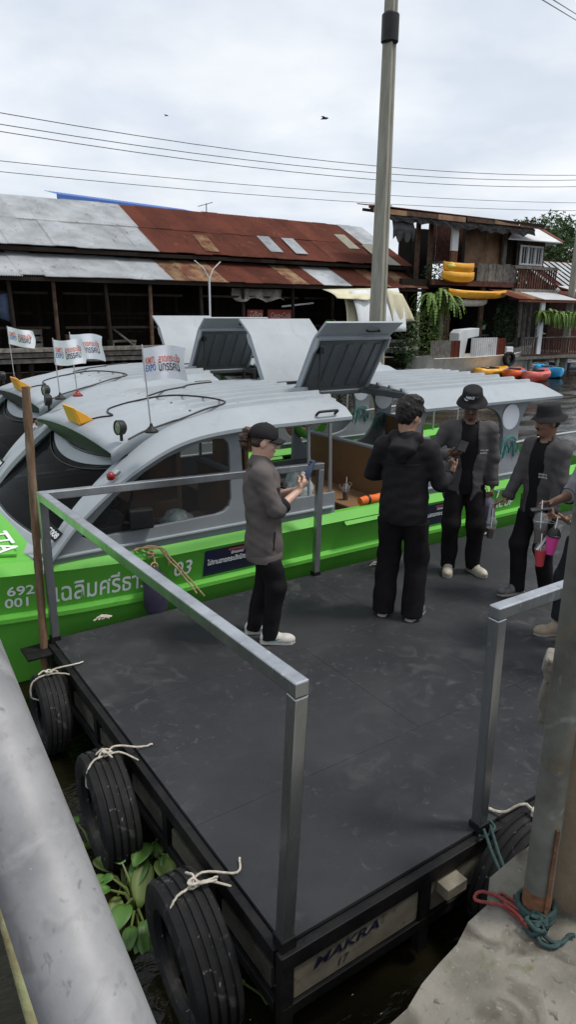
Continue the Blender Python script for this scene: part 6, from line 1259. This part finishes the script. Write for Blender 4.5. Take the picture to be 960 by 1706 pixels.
sw = [(-.078, .110), (-.066, .088), (-.045, .088), (.07, .128), (-.042, .100), (-.060, .102)]; mb.add([c_(a, b) for a, b in sw], [(0, 1, 2, 3, 4, 5)]); mb.build('hat_mark', 'white_print', w_)
mb = MB(); letters(mb, 'KMITL EXPO', .02, (.152, .10, 1.20), (-.35, 1, 0), (0, 0, 1), width=.07); letters(mb, 'EXPO 2026'[:4], .02, (.152, .10, 1.175), (-.35, 1, 0), (0, 0, 1), width=.06); mb.build('chest_print', 'paper', jk)
nik = w_
# --- man with dark bucket hat, facing left
h_ = R(-152)
w_, sc, hp, jk = person('man in plain charcoal bucket hat and dark jacket standing at the right edge', (3.84, 1.74, DZ), h_, 1.68, R(-16), R(8), 'skin_tan', 'jacket_grey', 'black_cloth', 'trouser_black', 'shoe_dark', 'bucket', 'hair_black',
    handR=((.20, -.20, .90), (.85, -.3, -.35), (-.3, .3, -.9), .35, .05), handL=((.10, .22, .86), (.3, -.1, -1), (0, -1, 0), .7), feet=((-.10, .09, 0), (.08, -.08, 0)), hem=.70, seed=31, build=1.0, beard=True, toe=(10, -12), elbow=((-.7, .4, -.4), (-.8, -.3, -.4)))
mb = MB(); letters(mb, 'KMITL', .022, (.158, .09, 1.17), (-.35, 1, 0), (0, 0, 1), width=.07); letters(mb, 'EXPO', .022, (.158, .09, 1.145), (-.35, 1, 0), (0, 0, 1), width=.07); mb.build('chest_print', 'paper', jk)
# --- man in grey shirt cut by the frame
h_ = R(-170)
w_, sc, hp, jk = person('man in light grey shirt with a wrist watch, cut by the right edge', (3.42, .98, DZ), h_, 1.70, R(0), R(20), 'skin_tan', 'shirt_grey', None, 'jeans_dark', 'shoe_tan', 'hair', 'hair_black',
    handR=((.30, -.10, 1.10), (.95, .25, .05), (-.1, .5, -.8), .5, .1), handL=((.27, .08, 1.02), (.9, -.35, .15), (.0, -.3, .95), .7), feet=((-.02, .10, 0), (.10, -.10, 0)), hem=.80, seed=41, sleeve=.12, short=True, toe=(6, -6), elbow=((-.6, .5, -.9), (-.5, -.6, -.9)))
phone(w_, (.42, -.02, 1.08), h_+R(70), R(-80), 'phone lying flat in the hands of the man in the grey shirt', 'jacket_grey')
mb = MB(); q = Vector((.255, .085, 1.012)); ax_ = Vector((.9, -.1, .2)).normalized(); mb.lathe([(.030, -.01), (.032, 0), (.030, .01)], q, 14, ax_); wt = mb.build('wrist_watch', 'steel', w_, smooth=40); mb = MB(); mb.box(q+Vector((0, .005, .034)), (.03, .03, .01)); mb.build('watch_face', 'window_dark', wt, bevel=.003)
gry = w_
# --- sixth person, only a shoe shows in the frame
person('person at the far right of whom only a shoe shows behind the grey post', (3.22, .55, DZ), R(-168), 1.70, 0, 0, 'skin_tan', 'black_cloth', None, 'jeans_dark', 'shoe_tan', 'hair', 'hair_black', feet=((0, .1, 0), (.08, -.1, 0)), seed=51, cell=.009)
# --- woman with orange scarf on the far porch
q = pv(886, 590, 21.4)
def scarf_woman():
    r_ = thing('person', 'woman in orange headscarf and pale blouse leaning on the far porch railing', 'person', (q.x, 21.2, zf)); r_.rotation_euler = (0, 0, R(-40))
    smooth_obj(sdf_mesh([('c', (0, .08, .0), (0, .08, .85), .07, .10, None), ('c', (0, -.08, 0), (0, -.08, .85), .07, .10, None), ('c', (0, 0, .85), (.05, 0, 1.28), .14, .15, ((1, 0, 0), 1.3)), ('c', (.05, .2, 1.32), (.05, -.2, 1.32), .06, .06, None), ('c', (.05, .2, 1.32), (.2, .24, 1.08), .05, .04, None), ('c', (.2, .24, 1.08), (.42, .08, 1.05), .04, .03, None), ('c', (.05, -.2, 1.32), (.2, -.24, 1.08), .05, .04, None), ('c', (.2, -.24, 1.08), (.42, -.08, 1.05), .04, .03, None), ('e', (.1, 0, 1.50), (.09, .075, .11), None)], .016, .05), 'body', 'skin_fair', r_, 1)
    smooth_obj(sdf_mesh([('c', (0, 0, .75), (.05, 0, 1.28), .17, .165, ((1, 0, 0), 1.3)), ('c', (.05, .2, 1.32), (.2, .24, 1.08), .07, .06, None), ('c', (.05, -.2, 1.32), (.2, -.24, 1.08), .07, .06, None), ('c', (.05, .2, 1.32), (.05, -.2, 1.32), .07, .07, None)], .016, .05), 'blouse', 'blouse', r_, 1)
    smooth_obj(sdf_mesh([('e', (.075, 0, 1.53), (.115, .10, .13), None), ('c', (.05, 0, 1.42), (.05, 0, 1.30), .10, .17, None), ('c', (.03, .08, 1.35), (.0, .1, 1.0), .08, .04, None)], .014, .05, [lambda P: np.minimum(np.minimum(P[:, 0]-.135, .085-np.abs(P[:, 1])), P[:, 2]-1.40)]), 'headscarf', 'orange_scarf', r_, 1)
    smooth_obj(sdf_mesh([('c', (0, 0, .05), (0, 0, .8), .2, .16, ((1, 0, 0), 1.2))], .018, .05), 'skirt', 'orange_scarf', r_, 1)
scarf_woman()
# ---------------------------------------------------------------- drinks in carrier bags
mat('bag_strap', (.55, .55, .54), .4, alpha=.6)
def bagged_cup(p, label, content='cola', lid='clear_cup', hand=None, sc_=1.0, body='clear_cup'):
    o = cup(p, label, .13, content, 'carried drinks', rim=lid, body=body); o.scale = (sc_,)*3
    if hand is not None:
        h0 = (Vector(hand)-Vector(p))/sc_; mb = MB()
        for s_ in (-1, 1): mb.add([Vector((s_*.045, -.012, .135)), Vector((s_*.045, .012, .135)), h0+Vector((s_*.008, .01, 0)), h0+Vector((s_*.008, -.01, 0))], [(0, 1, 2, 3)])
        mb.build('bag_handle', 'bag_strap', o, solid=.002)
    return o
hn = loc(local_to_place(nik, (.06, .25, .70)))
bagged_cup((hn.x, hn.y-.02, hn.z-.34), 'iced dark drink in a clear bag carried by the man checking his phone', hand=(hn.x, hn.y, hn.z), sc_=1.15)
hn = loc(local_to_place(gry, (.30, .03, .97)))
for (x, y), dpt, lab, lid, cont, bd, sc_ in (((902, 885), .0, 'clear domed iced drink hanging under the hands of the man in grey', 'clear_cup', 'cola', 'clear_cup', 1.25), ((918, 905), -.05, 'cup with pink band and black lid hanging beside the clear drink', 'black_plastic', 'cola', 'pink', 1.1), ((901, 928), -.02, 'small red cup hanging lowest under the clear drink', 'clear_cup', 'red_cup', 'red_cup', .95)):
    t = (W(*hn)-CP).dot(FW)+dpt; q = pd(x, y, t); o = bagged_cup((q.x, q.y, q.z-.07*sc_), lab, cont, lid, (hn.x, hn.y, hn.z), sc_, bd); o.rotation_euler.x += random.uniform(-.2, .2)
